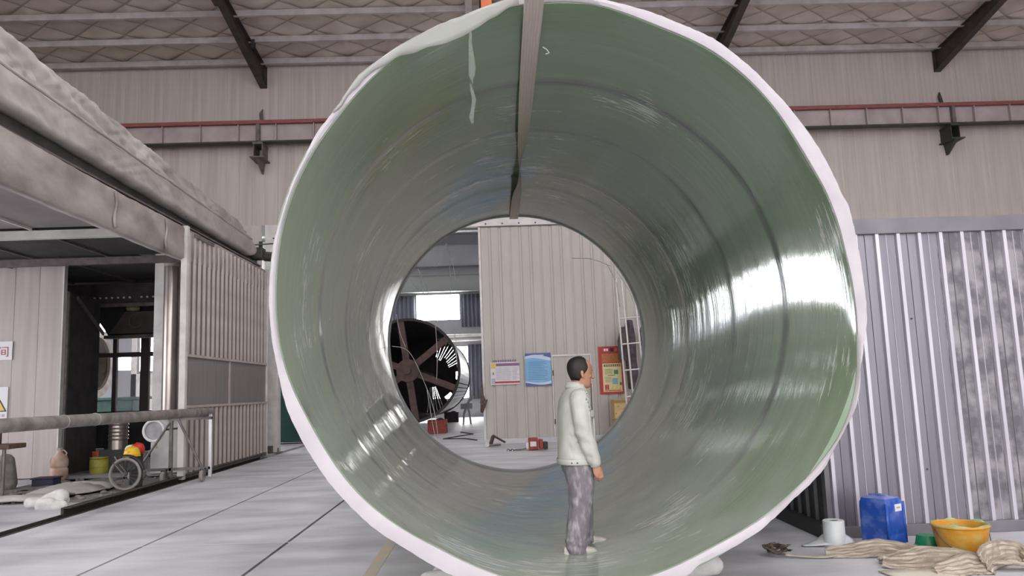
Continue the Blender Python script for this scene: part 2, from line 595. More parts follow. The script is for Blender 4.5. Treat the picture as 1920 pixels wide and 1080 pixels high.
def quilt_lines(m):
    """darker lines along the quilting creases"""
    nt = m.node_tree
    b = nt.nodes['Principled BSDF']
    src = b.inputs['Base Color'].links[0].from_socket
    tc = nt.nodes.new('ShaderNodeTexCoord')
    sp = nt.nodes.new('ShaderNodeSeparateXYZ')
    nt.links.new(tc.outputs['Object'], sp.inputs[0])

    def mt(op, a, c=None):
        n = nt.nodes.new('ShaderNodeMath')
        n.operation = op
        for i, v in enumerate((a, c)):
            if v is None:
                continue
            if isinstance(v, (int, float)):
                n.inputs[i].default_value = v
            else:
                nt.links.new(v, n.inputs[i])
        return n.outputs[0]
    x, y = mt('MULTIPLY', sp.outputs[0], PI / 1.3), mt('MULTIPLY', sp.outputs[1], PI / .95)
    d = mt('MINIMUM', mt('ABSOLUTE', mt('SINE', mt('ADD', x, y))), mt('ABSOLUTE', mt('SINE', mt('SUBTRACT', x, y))))
    f = mt('LESS_THAN', d, .10)
    mx = nt.nodes.new('ShaderNodeMix')
    mx.data_type = 'RGBA'
    nt.links.new(mt('MULTIPLY', f, .5), mx.inputs[0])
    nt.links.new(src, mx.inputs[6])
    mx.inputs[7].default_value = (*lin((120, 108, 100)), 1)
    nt.links.new(mx.outputs[2], b.inputs['Base Color'])


quilt_lines(M['quilt'])

# ------------------------------------------------------------------ ceiling: quilted roof, purlins, rafters


def roofz(y):
    return 11.42 + .1 * (YB - y) if y > 2 else 11.42 + 2.0 + .1 * (y - 2)


xs = np.arange(-16, 20.01, .046)
ys = np.arange(17.2, 22.3, .046)
X, Y = np.meshgrid(xs, ys)
u = X / 1.3 + Y / .95
v = X / 1.3 - Y / .95
Z = 11.42 + .1 * (YB - Y) - .10 * np.minimum(np.abs(np.sin(PI * u)), np.abs(np.sin(PI * v))) ** .6 + .012 * np.sin(5.1 * X + 3 * Y)
mb = MB()
nx, ny = len(xs), len(ys)
idx = np.arange(nx * ny).reshape(ny, nx)
mb.v = np.c_[X.ravel(), Y.ravel(), Z.ravel()].tolist()
mb.f = np.c_[idx[:-1, :-1].ravel(), idx[:-1, 1:].ravel(), idx[1:, 1:].ravel(), idx[1:, :-1].ravel()].tolist()
cl = tag(obj('ceiling', mb, 'quilt', smooth=True), kind='structure')
q = MB()
for y0, y1 in ((-16, 2), (2, 17.2)):
    z0, z1 = roofz(y0 + .001), roofz(y1)
    q.add([(-16, y0, z0), (20, y0, z0), (20, y1, z1), (-16, y1, z1)] + [(-16, y0, z0 + .1), (20, y0, z0 + .1), (20, y1, z1 + .1), (-16, y1, z1 + .1)],
          [(0, 1, 2, 3), (7, 6, 5, 4), (0, 4, 5, 1), (1, 5, 6, 2), (2, 6, 7, 3), (3, 7, 4, 0)])
part(cl, 'roof_slope', 'quilt', q)
for k, xs_ in enumerate((-12.6, -9.6, -4.8, -1.6, 2.0, 5.0, 8.8, 11.8, 16.2)):
    for y0, y1 in ((-15, 1), (3, 15.5)):
        za, zb = roofz(y0 + .001) - .03, roofz(y1) - .03
        part(cl, 'rooflight', 'rooflight', MB().loft([[(xs_ - .5, y, z), (xs_ + .5, y, z), (xs_ + .5, y, z + .02), (xs_ - .5, y, z + .02)] for y, z in ((y0, za), (y1, zb))]))
pur = None
for k, y in enumerate((21.72, 20.55, 19.3, 18.05, 16.8, 15.5, 14.2)):
    z = roofz(y) - .10
    c = MB().box(-16, 20, y - .035, y + .035, z - .17, z).box(-16, 20, y - .06, y + .03, z - .175, z - .160)
    part(cl, 'purlin', 'purlin', c)
part(cl, 'eaves_angle', 'purlin', MB().box(-16, 20, 21.86, 21.93, 11.22, 11.33))
RX = (-6.42, .10, 6.88, 13.78)
for xr in RX:
    r = MB()
    f, w = .1, .006
    ya, za, yb, zb, yc, zc = 22.0, 10.55, 18.2, 11.30, -16, 10.6
    top = lambda y: roofz(y) - .24
    # bottom flange, web, top flange of the tapered haunch; a plain run beyond
    for (y0, z0, y1, z1) in ((ya, za, yb, zb),):
        r.add([(xr + sx * f, y, z + dz) for y, z in ((y0, z0), (y1, z1)) for sx, dz in ((-1, 0), (1, 0), (1, .018), (-1, .018))],
              [(0, 1, 2, 3), (7, 6, 5, 4), (0, 4, 5, 1), (1, 5, 6, 2), (2, 6, 7, 3), (3, 7, 4, 0)])
        r.add([(xr + sx * w, y, z) for y, zz in ((y0, z0), (y1, z1)) for sx, z in ((-1, zz), (1, zz), (1, top(y)), (-1, top(y)))],
              [(0, 1, 2, 3), (7, 6, 5, 4), (0, 4, 5, 1), (1, 5, 6, 2), (2, 6, 7, 3), (3, 7, 4, 0)])
        r.add([(xr + sx * f, y, top(y) + dz) for y in (y0, y1) for sx, dz in ((-1, -.018), (1, -.018), (1, 0), (-1, 0))],
              [(0, 1, 2, 3), (7, 6, 5, 4), (0, 4, 5, 1), (1, 5, 6, 2), (2, 6, 7, 3), (3, 7, 4, 0)])
    r.box(xr - f, xr + f, 21.985, 22.0, za, 11.2)
    y0, y1 = 2.0, yb
    for d0, d1, hw in ((-.42, -.40, f), (-.40, -.02, w), (-.02, 0, f)):
        r.add([(xr + sx * hw, y, top(y) + d) for y in (y1, y0) for sx, d in ((-1, d0), (1, d0), (1, d1), (-1, d1))],
              [(0, 1, 2, 3), (7, 6, 5, 4), (0, 4, 5, 1), (1, 5, 6, 2), (2, 6, 7, 3), (3, 7, 4, 0)])
    r.box(xr - f, xr + f, yb - .012, yb + .012, zb, top(yb) - .02)
    part(cl, 'rafter', 'rafter', r)
for xr, dx in ((13.78, .55), (-6.42, .3)):
    part(cl, 'purlin_cleat', 'rafter', MB().box(xr + .1, xr + .18, 20.46, 20.6, 11.12, 11.36))
part(cl, 'tie_rod', 'purlin', MB().cyl((13.5, 21.8, 11.2), (9.2, 19.3, 11.52), .012, n=6))

# ------------------------------------------------------------------ end wall (sandwich panels)


def panel_mesh(w, h, ribs, t=.08, g=.010, gw=.018):
    """panel of width w, ribbed with narrow recessed joints; front faces -Y, origin at bottom left"""
    prof = [(0, g), (gw, 0)]
    for k in range(1, ribs):
        x = w * k / ribs
        prof += [(x - gw, 0), (x - gw * .4, g), (x + gw * .4, g), (x + gw, 0)]
    prof += [(w - gw, 0), (w, g)]
    prof += [(w, t), (0, t)]
    b = MB()
    b.loft([[(x, y, z) for x, y in prof] for z in (0, h)])
    return b


wb = sroot('wall_back', (0, YB, 0))


def panel_row(parent, x0, n, w, ribs, z0, h, y, m, name='wall_panel', **kw):
    me = panel_mesh(w, h, ribs, **kw).mesh(name)
    me.materials.append(M[m])
    for k in range(n):
        o = bpy.data.objects.new(name, me)
        COL.objects.link(o)
        o.parent = parent
        o.location = (x0 + k * w, y - YB, z0)


panel_row(wb, -16.0, 19, 1.11, 3, 6.45, 4.92, YB, 'wallp')
panel_row(wb, 5.09, 13, 1.11, 3, .15, 11.22, YB, 'wallp')
panel_row(wb, -6.47 - 8 * 1.11, 8, 1.11, 3, 4.9, 1.55, YB, 'wallp')
part(wb, 'pillar', 'whitetrim', MB().bbox(-6.36, -5.98, YB - .02, YB + .3, 0, 6.45, .01))
part(wb, 'pillar_foot', 'bracket_pale', MB().box(-6.45, -5.92, YB - .08, YB + .34, 0, .02).cyl((-6.42, YB - .04, 0), (-6.42, YB - .04, .12), .02, n=8).cyl((-5.96, YB - .04, 0), (-5.96, YB - .04, .14), .02, n=8).box(-6.3, -6.1, YB - .1, YB - .02, .02, .2))
part(wb, 'curb', 'concrete', MB().bbox(-.24, 20, YB - .04, YB + .2, 0, .15, .012))
part(wb, 'header_trim', 'whitetrim', MB().box(-5.98, 5.09, YB - .03, YB + .12, 6.22, 6.45))
for k in range(12):
    part(wb, 'bolt_or_lit_hole', 'bracket', MB().cyl((-.5 + k * .48, YB - .06, 6.28), (-.5 + k * .48, YB - .03, 6.28), .022, n=8))
pw = sroot('wall_partition', (0, YB, 0))
panel_row(pw, -.22, 6, 0.885, 3, .15, 6.05, YB + .02, 'partp', g=.03, gw=.05)
part(pw, 'edge_trim', 'whitetrim', MB().box(-.25, -.19, YB - .01, YB + .14, .1, 6.2))
part(pw, 'top_trim', 'bracket_pale', MB().box(-.25, 5.09, YB - .012, YB + .12, 6.19, 6.22))

dr = sroot('door_1', (0, YB, 0))
part(dr, 'leaf', 'partp', panel_mesh(1.06, 2.24, 3).mesh('leaf')).location = (1.755, -.012, .15)
part(dr, 'frame', 'whitetrim', MB().box(1.72, 2.84, YB - .04, YB + .01, 2.39, 2.435).box(1.72, 1.75, YB - .035, YB + .01, .15, 2.39).box(2.82, 2.85, YB - .035, YB + .01, .15, 2.39))
part(dr, 'hinge', 'bracket', MB().box(1.735, 1.765, YB - .05, YB - .03, 1.85, 2.0).box(1.735, 1.765, YB - .05, YB - .03, .5, .64))
part(dr, 'seal', 'bracket', MB().box(2.80, 2.82, YB - .045, YB - .03, .3, 1.6))

wl = struct('wall_left', MB().box(-16.2, -16, -16, 22, 4.2, 12.2).box(-16.2, -16, -16, 22, 0, .9).box(-16.2, -16, -16, 7.5, .9, 4.2).box(-16.2, -16, 15.5, 22, .9, 4.2), 'wallp')
ww0 = sroot('window_9', (-16, 11.5, 0))  # unseen glowing windows added to light the booth front
for y0 in (7.5, 9.5, 11.5, 13.5):
    part(ww0, 'pane', 'skysoft', MB().box(-16.12, -16.08, y0 + .04, y0 + 1.96, .94, 4.16))
    part(ww0, 'mullion', 'framebrown', MB().box(-16.16, -16.0, y0 - .04, y0 + .04, .9, 4.2))
wr = struct('wall_right', MB().box(20, 20.2, -16, 22, 0, 12.2), 'wallp')

# crane runway on the wall
cr = thing('crane_runway', (0, 21.5, 9), 'crane runway beam with red rail running along the end wall', 'crane beam')
yc = 21.55
part(cr, 'web', 'beamweb', MB().box(-14, 19.5, yc - .006, yc + .006, 8.78, 9.28))
part(cr, 'lower_flange', 'bracket', MB().box(-14, 19.5, yc - .12, yc + .12, 8.74, 8.78))
part(cr, 'upper_flange', 'redrail', MB().box(-14, 19.5, yc - .15, yc + .15, 9.28, 9.315))
part(cr, 'rail', 'redrail', MB().box(-14, 19.5, yc - .035, yc + .035, 9.36, 9.42).box(-14, 19.5, yc - .012, yc + .012, 9.31, 9.37).box(-14, 19.5, yc - .06, yc + .06, 9.315, 9.335))
st = None
for k in range(31):
    x = -13.4 + k * 1.07
    if st is None:
        st = part(cr, 'stiffener', 'beamweb', MB().box(x - .012, x + .012, yc - .115, yc - .006, 8.78, 9.28))
        x00 = x
    else:
        copy_part(st, cr, x - x00)
for xr in RX:
    mm = 'bracket_pale' if xr < 0 else 'bracket'
    b = MB().box(xr - .14, xr + .14, yc - .14, YB - .001, 8.68, 8.74).box(xr - .13, xr - .11, yc - .1, YB, 8.3, 8.68).box(xr + .11, xr + .13, yc - .1, YB, 8.3, 8.68)
    b.box(xr - .2, xr + .2, yc - .22, YB, 8.27, 8.30)
    part(cr, 'corbel', mm, b)
    part(cr, 'corbel_gusset', mm, MB().add([(xr - .06, yc - .1, 8.27), (xr + .06, yc - .1, 8.27), (xr + .06, YB, 8.27), (xr - .06, YB, 8.27), (xr - .015, YB - .12, 7.95), (xr + .015, YB - .12, 7.95), (xr + .015, YB, 7.95), (xr - .015, YB, 7.95)],
         [(0, 1, 2, 3), (7, 6, 5, 4), (0, 4, 5, 1), (1, 5, 6, 2), (2, 6, 7, 3), (3, 7, 4, 0)]))
    part(cr, 'tie_plate', 'bracket_pale', MB().box(xr - .05, xr + .05, yc - .13, yc - .02, 8.78, 9.28))
    part(cr, 'wall_hook', mm, MB().tube([(xr - .02, YB - .02, 9.9), (xr - .06, YB - .08, 9.75), (xr - .02, YB - .1, 9.5), (xr, YB - .2, 9.36)], [.02, .05, .05, .03], 8))
for x in (-5.0, ):
    hk = MB().cyl((-6.1, YB - .12, 6.03), (-5.6, YB - .12, 6.03), .02, n=8).cyl((-5.83, YB, 6.03), (-5.83, YB - .16, 6.03), .05, n=10).cyl((-5.83, YB - .12, 5.92), (-5.83, YB - .12, 6.14), .02, n=8)
    tag(obj('wall_tap', hk, 'bracket'), 'small dark metal tap fitting on the white end wall beside the tank', 'fitting')

# ------------------------------------------------------------------ the hall beyond the end wall
fw_ = sroot('wall_far', (0, 46, 0))
YF = 46.0
# far wall with openings for the windows
wins = [(-4.37, -1.72, 5.72, 7.33, 'sky'), (-3.6, -1.30, 1.08, 4.2, 'sky'), (-20.6, -12.8, 3.3, 6.3, 'skywide'), (-11.8, -9.9, 3.6, 8.6, 'skysoft'), (-23.4, -21.0, 3.4, 4.3, 'sky'), (-24.2, -22.0, 5.7, 6.5, 'sky'), (2.4, 4.4, 2.4, 5.2, 'sky')]
wb2 = MB()
xcut = sorted(set([-28, 8] + [w[0] for w in wins] + [w[1] for w in wins]))
zcut = sorted(set([0, 11] + [w[2] for w in wins] + [w[3] for w in wins]))
for a, b in zip(xcut, xcut[1:]):
    for c, d in zip(zcut, zcut[1:]):
        xm, zm = (a + b) / 2, (c + d) / 2
        if not any(w[0] < xm < w[1] and w[2] < zm < w[3] for w in wins):
            wb2.box(a, b, YF, YF + .2, c, d)
part(fw_, 'wall_sheet', 'farwall', wb2)
part(fw_, 'brightened_sheet', 'whitetrim', MB().box(-28, -8, YF - .04, YF - .01, 6.6, 10.8).box(-21, -20.7, YF - .04, YF - .01, 0, 6.6).box(-12.7, -11.9, YF - .04, YF - .01, 0, 6.6).box(-21, -11, YF - .04, YF - .01, 0, 3.2))  # whiter sheet added so the wall behind the booth panes looks brighter
for i, (x0, x1, z0, z1, mm) in enumerate(wins):
    w = sroot('window_%d' % (i + 1), (0, YF, 0))
    part(w, 'frame', 'farwall', MB().box(x0, x1, YF + .02, YF + .12, z0, z0 + .05).box(x0, x1, YF + .02, YF + .12, z1 - .05, z1).box(x0, x0 + .05, YF + .02, YF + .12, z0, z1).box(x1 - .05, x1, YF + .02, YF + .12, z0, z1))
    part(w, 'pane', mm, MB().box(x0 + .05, x1 - .05, YF + .1, YF + .13, z0 + .05, z1 - .05))
struct('wall_far_left', MB().box(-28.2, -28, 22.3, 46, 0, 11), 'whitetrim')
struct('wall_far_right', MB().box(8, 8.2, 22.3, 46, 0, 11), 'farwall')
struct('ceiling_far', MB().box(-28, 8, 22.3, 46, 10.9, 11.1), 'farwall')
for x in (-24, -19, -14, -9, -4, 1, 5):  # unseen glowing panels added to brighten the far hall
    tag(obj('ceiling_fill_panel', MB().box(x - .6, x + .6, 24, 44, 10.86, 10.89), 'rooflight' if x < -8 else 'far_fill'), kind='structure')
for y, z0, z1 in ((45.7, 8.95, 10.2), (45.6, 7.4, 8.4), (34, 8.6, 9.2), (28, 8.2, 8.8)):
    tag(obj('roof_girder' if y < 45 else 'wall_girder', MB().box(-12, 6, y - .1, y + .1, z0 + .03, z1 - .03).box(-12, 6, y - .2, y + .2, z1 - .03, z1).box(-12, 6, y - .2, y + .2, z0, z0 + .03), 'fargirder' if y < 45.65 else 'farwall'),
        'grey girder spanning the far hall, %s' % {45.7: 'highest one, right against the far wall', 45.6: 'pale one just above the bright high window', 34: 'middle one below the roof', 28: 'nearest one behind the header'}[y], 'girder', 'girders of the far hall')
for z, r in ((4.78, .09), (4.5, .06)):
    tag(obj('wall_pipe', MB().cyl((-8, 45.7, z), (6, 45.7, z), r, n=12), 'whitetrim'), 'white pipe along the far wall, %s of the two' % ('upper thicker' if r > .07 else 'lower thinner'), 'pipe', 'pipes on the far wall')


def curtain(x0, x1, z0, z1, label):
    n = int((x1 - x0) / .05)
    rows = [[(x0 + (x1 - x0) * k / n, 45.93 + .06 * math.sin(k * 1.3 + .4 * math.sin(z)), z) for k in range(n + 1)] for z in (z0, (z0 + z1) / 2, z1)]
    tag(obj('curtain', MB().sheet(rows, .012), 'curtain', smooth=True), label, 'curtain', 'curtains on the far wall')


curtain(-5.7, -4.4, 5.4, 7.25, 'blue grey curtain left of the bright high window')
curtain(-1.66, -.2, 5.3, 7.25, 'blue grey curtain right of the bright high window')
curtain(-1.3, -.3, 1.05, 4.25, 'grey curtain beside the bright low window and white partition')

# winding drum
YD, XD, ZD, RD, LD = 28.6, -3.05, 2.33, 1.93, 11.5
dm = thing('winding_drum', (XD, YD, 0), 'large dark slatted steel winding drum lying in the far hall', 'drum')
part(dm, 'front_ring', 'drum', MB().lathe([(RD, 0), (RD, .18), (RD - .1, .18), (RD - .1, 0), (RD, 0)], (XD, YD, ZD), 64, 'y', False), 35)
part(dm, 'rear_ring', 'drum', MB().lathe([(RD + .05, LD - .3), (RD + .05, LD), (RD - .1, LD), (RD - .1, LD - .3), (RD + .05, LD - .3)], (XD, YD, ZD), 64, 'y', False), 35)
part(dm, 'hub', 'drumrust', MB().lathe([(.42, -.05), (.42, .1), (.30, .14), (.30, .5), (.14, .5)], (XD, YD, ZD), 24, 'y').lathe([(.13, -.25), (.13, .0)], (XD, YD, ZD), 16, 'y'), 35)
part(dm, 'shaft', 'drumrust', MB().cyl((XD, YD + .4, ZD), (XD, YD + LD, ZD), .16))
for k in range(6):
    a = math.radians(-22 + 60 * k)
    c, s_ = math.cos(a), math.sin(a)
    b = MB()
    for o0, o1, y0, y1 in ((-.12, .12, .04, .07), (-.12, .12, .2, .23), (-.02, .02, .05, .22)):
        vs = [(XD + c * r - s_ * t, YD + y, ZD + s_ * r + c * t) for r in (.36, RD - .05) for t in (o0, o1) for y in (y0, y1)]
        b.add(vs, [(0, 1, 3, 2), (4, 6, 7, 5), (0, 4, 5, 1), (2, 3, 7, 6), (0, 2, 6, 4), (1, 5, 7, 3)])
    part(dm, 'spoke', 'drumrust', b)
NS = 72
for k in range(NS):
    a0 = 2 * PI * k / NS
    deg = math.degrees(a0)
    gap = .25 if (295 < deg < 345) else .04
    a1 = a0 + 2 * PI / NS * (1 - gap)
    b = MB()
    ring = lambda y: [(XD + math.cos(q) * r, YD + y, ZD + math.sin(q) * r) for r, q in ((RD - .005, a0), (RD - .005, a1), (RD - .06, a1), (RD - .06, a0))]
    b.loft([ring(.15), ring(LD - .2)])
    part(dm, 'stave', 'drum_lit' if (deg > 300 or deg < 40) else 'drum', b)  # right-hand staves paler: the daylight on them is put into the colour
# rear bulkhead of radial slats: gaps let the daylight through
rb_ = random.Random(3)
NB = 64
for k in range(NB):
    a = 360 * k / NB
    a = a - 360 if a > 180 else a
    pieces = [(.15, RD - .06, 1.06)]
    if 26 < a < 76:
        s1 = rb_.uniform(.9, 1.3)
        pieces = [(.15, s1, 1.06), (s1, RD - .06, .80 if k % 2 else 1.06)]
    elif -11 < a < 10:
        pieces = [(.15, 1.25, 1.06)]
    elif -60 < a < -42:
        pieces = [(.15, 1.25, 1.06)]
    elif -105 < a <= -64:
        pieces = [(.15, .55, 1.06), (.55, RD - .06, .78 if k % 2 else 1.06)]
    b = MB()
    for q0, q1, fr in pieces:
        vs = []
        for r in (q0, q1):
            for da in (-fr * 180 / NB, fr * 180 / NB):
                for y in (LD - .2, LD - .16):
                    aa = math.radians(a + da)
                    vs.append((XD + r * math.cos(aa), YD + y, ZD + r * math.sin(aa)))
        b.add(vs, [(0, 1, 3, 2), (4, 6, 7, 5), (0, 4, 5, 1), (2, 3, 7, 6), (0, 2, 6, 4), (1, 5, 7, 3)])
    part(dm, 'bulkhead_slat', 'drum', b)
for sx in (-1, 1):
    for y in (.6, LD - .8):
        x = XD + sx * 1.0
        part(dm, 'support_roller', 'drum', MB().lathe([(.26, -.15), (.26, .15)], (x + sx * .1, YD + y, .3), 18, 'y'))
        for dy in (-.32, .18):
            part(dm, 'roller_block', 'redtool' if y < 1 else 'drum', MB().bbox(x - .35, x + .35, YD + y + dy, YD + y + dy + .14, 0, .5, .02))
lf = MB()
tag(obj('green_machine', MB().bbox(-15.6, -13.0, 29, 30.4, 0, 1.15, .03).bbox(-15.4, -13.2, 29.1, 30.3, 1.15, 1.65, .03).bbox(-15.6, -13.0, 28.96, 30.44, 1.65, 1.75, .02), 'machgreen', loc=(-14.3, 29.7, 0)), 'dark green machine bed below the shiny ring behind the booth window', 'machine')
mb = MB().lathe([(1.25, -.9), (1.25, .5), (1.3, .5), (1.3, .62), (1.02, .62), (1.02, .5), (1.12, .4), (1.12, -.9)], (-15.6, 30.0, 3.06), 40, 'x')
tag(obj('silver_ring', mb, 'silver', smooth=35), 'shiny silver ring seen behind the booth window at left', 'ring')
tag(obj('green_cabinet', MB().bbox(-7.4, -4.9, 26, 27, .05, 2.1, .03).bbox(-7.45, -4.85, 25.95, 27.05, 2.1, 2.2, .02).box(-6.2, -6.17, 25.97, 26, .15, 2.0), 'machgreen', loc=(-6, 26.5, 0)), 'dark green cabinet in the gap between the white pillar and the tank', 'cabinet')
hz = MB()
for k, (z, r) in enumerate(((.0, .12), (.35, .05), (.8, .07), (1.05, .1))):
    pass
hz.tube([(-1.35, 36, 0), (-1.3, 36, .5), (-1.15, 36, .9), (-1.0, 36, 1.15)], [.04, .05, .06, .05], 8).tube([(-1.0, 36, 0), (-1.05, 36, .5), (-1.15, 36, .9)], [.04, .05, .05], 8).bbox(-1.45, -.9, 35.9, 36.2, .7, .95, .03).tube([(-1.0, 36, 1.1), (-.85, 36, 1.3)], [.08, .05], 8)
tag(obj('hand_cart', hz, 'bin', loc=(-1.2, 36, 0)), 'pale grey hand cart standing far back by the partition edge', 'cart')
tb = MB().tube([(-.27, YB - .08, 1.75), (-.28, YB - .1, 1.4), (-.24, YB - .12, 1.15), (-.3, YB - .1, .9)], [.02, .05, .09, .04], 8).tube([(-.33, YB - .1, 1.2), (-.2, YB - .14, 1.05), (-.14, YB - .1, 1.25)], .025, 6)
tag(obj('hung_hose', tb, 'brownstrap', smooth=True), 'dark coiled hose hanging on the left edge of the white partition', 'hose')
cb = MB().tube([(-.5, 24, .015), (-.9, 25, .015), (-1.6, 25.3, .015), (-1.2, 26.4, .015), (-.7, 27.5, .015), (-1.2, 29, .015)], .02, 6)
tag(obj('floor_cable', cb, 'rubber', smooth=True), 'thin black cable winding over the far hall floor', 'cable')

# ------------------------------------------------------------------ posters on the partition


def flat(parent, name, m, x0, x1, z0, z1, d):
    return part(parent, name, m, MB().box(x0, x1, YB - .016 - d * .0022, YB - .012, z0, z1))


p = thing('safety_poster', (.1, YB - .015, 1.7), 'white landscape poster with purple header on the partition', 'poster')
flat(p, 'sheet', 'pwhite', -.02, .80, 1.65, 2.28, 1)
flat(p, 'header_band', 'ppurple', .14, .80, 2.17, 2.25, 2)
flat(p, 'corner_logo', 'pyellow', 0.0, .13, 2.11, 2.26, 2)
flat(p, 'footer_band', 'pred', .1, .80, 1.69, 1.74, 2)
flat(p, 'photo', 'pgrey', 0.0, .11, 1.68, 1.83, 2)
for k in range(10):
    flat(p, 'title_mark', 'ppurple', .06 + k * .068, .105 + k * .068, 2.305, 2.345, 1)
for k in range(9):
    for (a, b) in ((.14, .56), (.60, .78)):
        flat(p, 'text_line', 'pgrey', a, b - random.random() * .08, 2.11 - k * .04, 2.125 - k * .04, 2)
flat(p, 'emblem', 'porange', .04, .08, 1.93, 2.0, 2)
p = thing('blue_poster', (1.3, YB - .015, 1.5), 'blue portrait poster with wavy navy borders on the partition', 'poster')
flat(p, 'sheet', 'pblue', .97, 1.70, 1.58, 2.50, 1)


def wave(parent, name, m, top, amp, base, z_edge, d, ph):
    n = 20
    b = MB()
    ra = [(.97 + .73 * k / n, YB - .016 - d * .0022, z_edge) for k in range(n + 1)]
    rb = [(.97 + .73 * k / n, YB - .016 - d * .0022, base + amp * math.sin(ph + k / n * 3.6)) for k in range(n + 1)]
    b.grid([ra, rb])
    part(parent, name, m, b)


wave(p, 'pale_wave', 'ppale', 1, .05, 2.32, 2.5, 2, .6)
wave(p, 'navy_wave', 'pnavy', 1, .06, 2.40, 2.5, 3, .2)
wave(p, 'pale_wave', 'ppale', 0, .04, 1.71, 1.58, 2, 2.8)
wave(p, 'navy_wave', 'pnavy', 0, .04, 1.65, 1.58, 3, 2.4)
flat(p, 'title_mark', 'ppale', 1.15, 1.50, 2.43, 2.455, 4)
for k in range(11):
    flat(p, 'text_line', 'pline', 1.05, 1.62 - random.random() * .12, 2.24 - k * .048, 2.252 - k * .048, 2)
p = thing('red_poster', (3.4, YB - .015, 1.3), 'tall red poster with cream notice panel beside the ladder', 'poster')
flat(p, 'sheet', 'pred', 3.06, 3.74, 1.28, 2.62, 1)
flat(p, 'orange_panel', 'porange', 3.15, 3.70, 2.16, 2.42, 2)
flat(p, 'notice_panel', 'pcream', 3.16, 3.70, 1.34, 2.14, 2)
flat(p, 'notice_header', 'brown', 3.20, 3.67, 2.05, 2.11, 3)
for k in range(7):
    flat(p, 'header_mark', 'pcream', 3.235 + k * .062, 3.275 + k * .062, 2.065, 2.095, 4)
for k in range(2):
    flat(p, 'title_mark', 'white', 3.22 + k * .07, 3.275 + k * .07, 2.49, 2.56, 2)
flat(p, 'dark_emblem', 'black', 3.40, 3.50, 2.47, 2.57, 2)
for k in range(2):
    flat(p, 'title_mark', 'porange', 3.54 + k * .08, 3.6 + k * .08, 2.47, 2.57, 2)
for k in range(5):
    flat(p, 'text_line', 'pgreen', 3.22, 3.43, 1.97 - k * .032, 1.98 - k * .032, 3)
    flat(p, 'text_line', 'pgreen', 3.22, 3.40, 1.74 - k * .032, 1.75 - k * .032, 3)
flat(p, 'subtitle', 'pgreen', 3.3, 3.5, 1.79, 1.81, 3)
flat(p, 'small_picture', 'pgreen', 3.48, 3.60, 1.83, 1.95, 3)
flat(p, 'cube_picture', 'pteal', 3.42, 3.58, 1.55, 1.72, 3)
flat(p, 'side_picture', 'pgreen', 3.63, 3.69, 1.52, 1.60, 3)
for k in range(2):
    flat(p, 'round_icon', 'pred', 3.21 + k * .06, 3.26 + k * .06, 1.40, 1.54, 3)
flat(p, 'base_band', 'porange', 3.2, 3.67, 1.36, 1.39, 3)
for k in range(8):
    flat(p, 'flame_mark', 'pyellow', 3.34 + k * .04, 3.365 + k * .04, 1.39, 1.42 + .05 * (k % 3), 3)

# crates, ladder, coat, fan by the partition
for k, z in enumerate((0, .57)):
    t = thing('plywood_crate', (3.62, 21.45, z), ['lower plywood crate of the two stacked below the red poster', 'upper plywood crate of the two stacked below the red poster'][k], 'crate', 'plywood crates below the red poster')
    part(t, 'box', 'ply', MB().bbox(3.3, 4.0, 21.1, 21.75, z + .02, z + .56, .01))
    part(t, 'batten', 'plydark', MB().box(3.28, 4.02, 21.08, 21.11, z + .49, z + .545))
    part(t, 'batten', 'plydark', MB().box(3.28, 4.02, 21.08, 21.11, z + .0, z + .055))
    part(t, 'stud', 'plydark', MB().box(3.40, 3.43, 21.09, 21.1, z + .36, z + .39).box(3.55, 3.58, 21.09, 21.1, z + .3, z + .33).box(3.33, 3.36, 21.09, 21.1, z + .18, z + .21).box(3.5, 3.53, 21.09, 21.1, z + .14, z + .17))
t = thing('aluminium_ladder', (3.7, 20.7, 0), 'bright aluminium ladder leaning by the partition beside the red poster', 'ladder')
for x0, x1 in ((3.50, 3.56), (3.66, 3.76), (3.98, 4.10)):
    part(t, 'stile', 'alu', MB().tube([(x0, 20.9, 4.3), (x1, 20.45, 0)], .026, 8))
for z in (.55, 1.2, 1.9, 2.6, 3.3):
    part(t, 'rung', 'alu', MB().cyl((3.52, 20.9 - .1 * (4.3 - z), z), (4.06, 20.9 - .1 * (4.3 - z), z + .03), .02, n=8))
part(t, 'top_hoop', 'alu', MB().tube([(3.50, 20.9, 4.3), (3.53, 20.9, 4.42), (3.6, 20.9, 4.45), (3.66, 20.9, 4.3)], .024, 8))
b = MB()
b.tube([(3.9, 21.5, 3.3), (3.88, 21.45, 2.8), (3.9, 21.5, 2.2), (3.95, 21.5, 1.4)], [.18, .30, .28, .3], 14, True, .55)
b.tube([(3.75, 21.5, 3.1), (3.62, 21.4, 2.7), (3.62, 21.4, 2.2)], [.1, .1, .09], 10)
tag(obj('work_coat', voxel(b, .03, 3), 'coat'), 'dark work coat hanging behind the aluminium ladder', 'coat')
t = thing('pedestal_fan', (4.3, 21.5, 0), 'pedestal fan with pale round guard behind the ladder', 'fan')
part(t, 'guard', 'fan', MB().torus((4.25, 21.5, 2.75), .36, .02, 'x', 28, 6).torus((4.22, 21.5, 2.75), .2, .012, 'x', 24, 6).lathe([(.35, 0), (.30, .06), (.1, .08)], (4.25, 21.5, 2.75), 24, 'x'), True)
part(t, 'pole', 'bracket', MB().cyl((4.32, 21.55, .05), (4.32, 21.55, 2.9), .03, n=10))
part(t, 'base', 'bracket', MB().lathe([(.25, 0), (.25, .03), (.05, .07)], (4.32, 21.55, 0), 20))
part(t, 'head', 'fan', MB().lathe([(.02, -.1), (.09, -.06), (.1, .1), (.03, .14)], (4.28, 21.55, 3.4), 14), True)

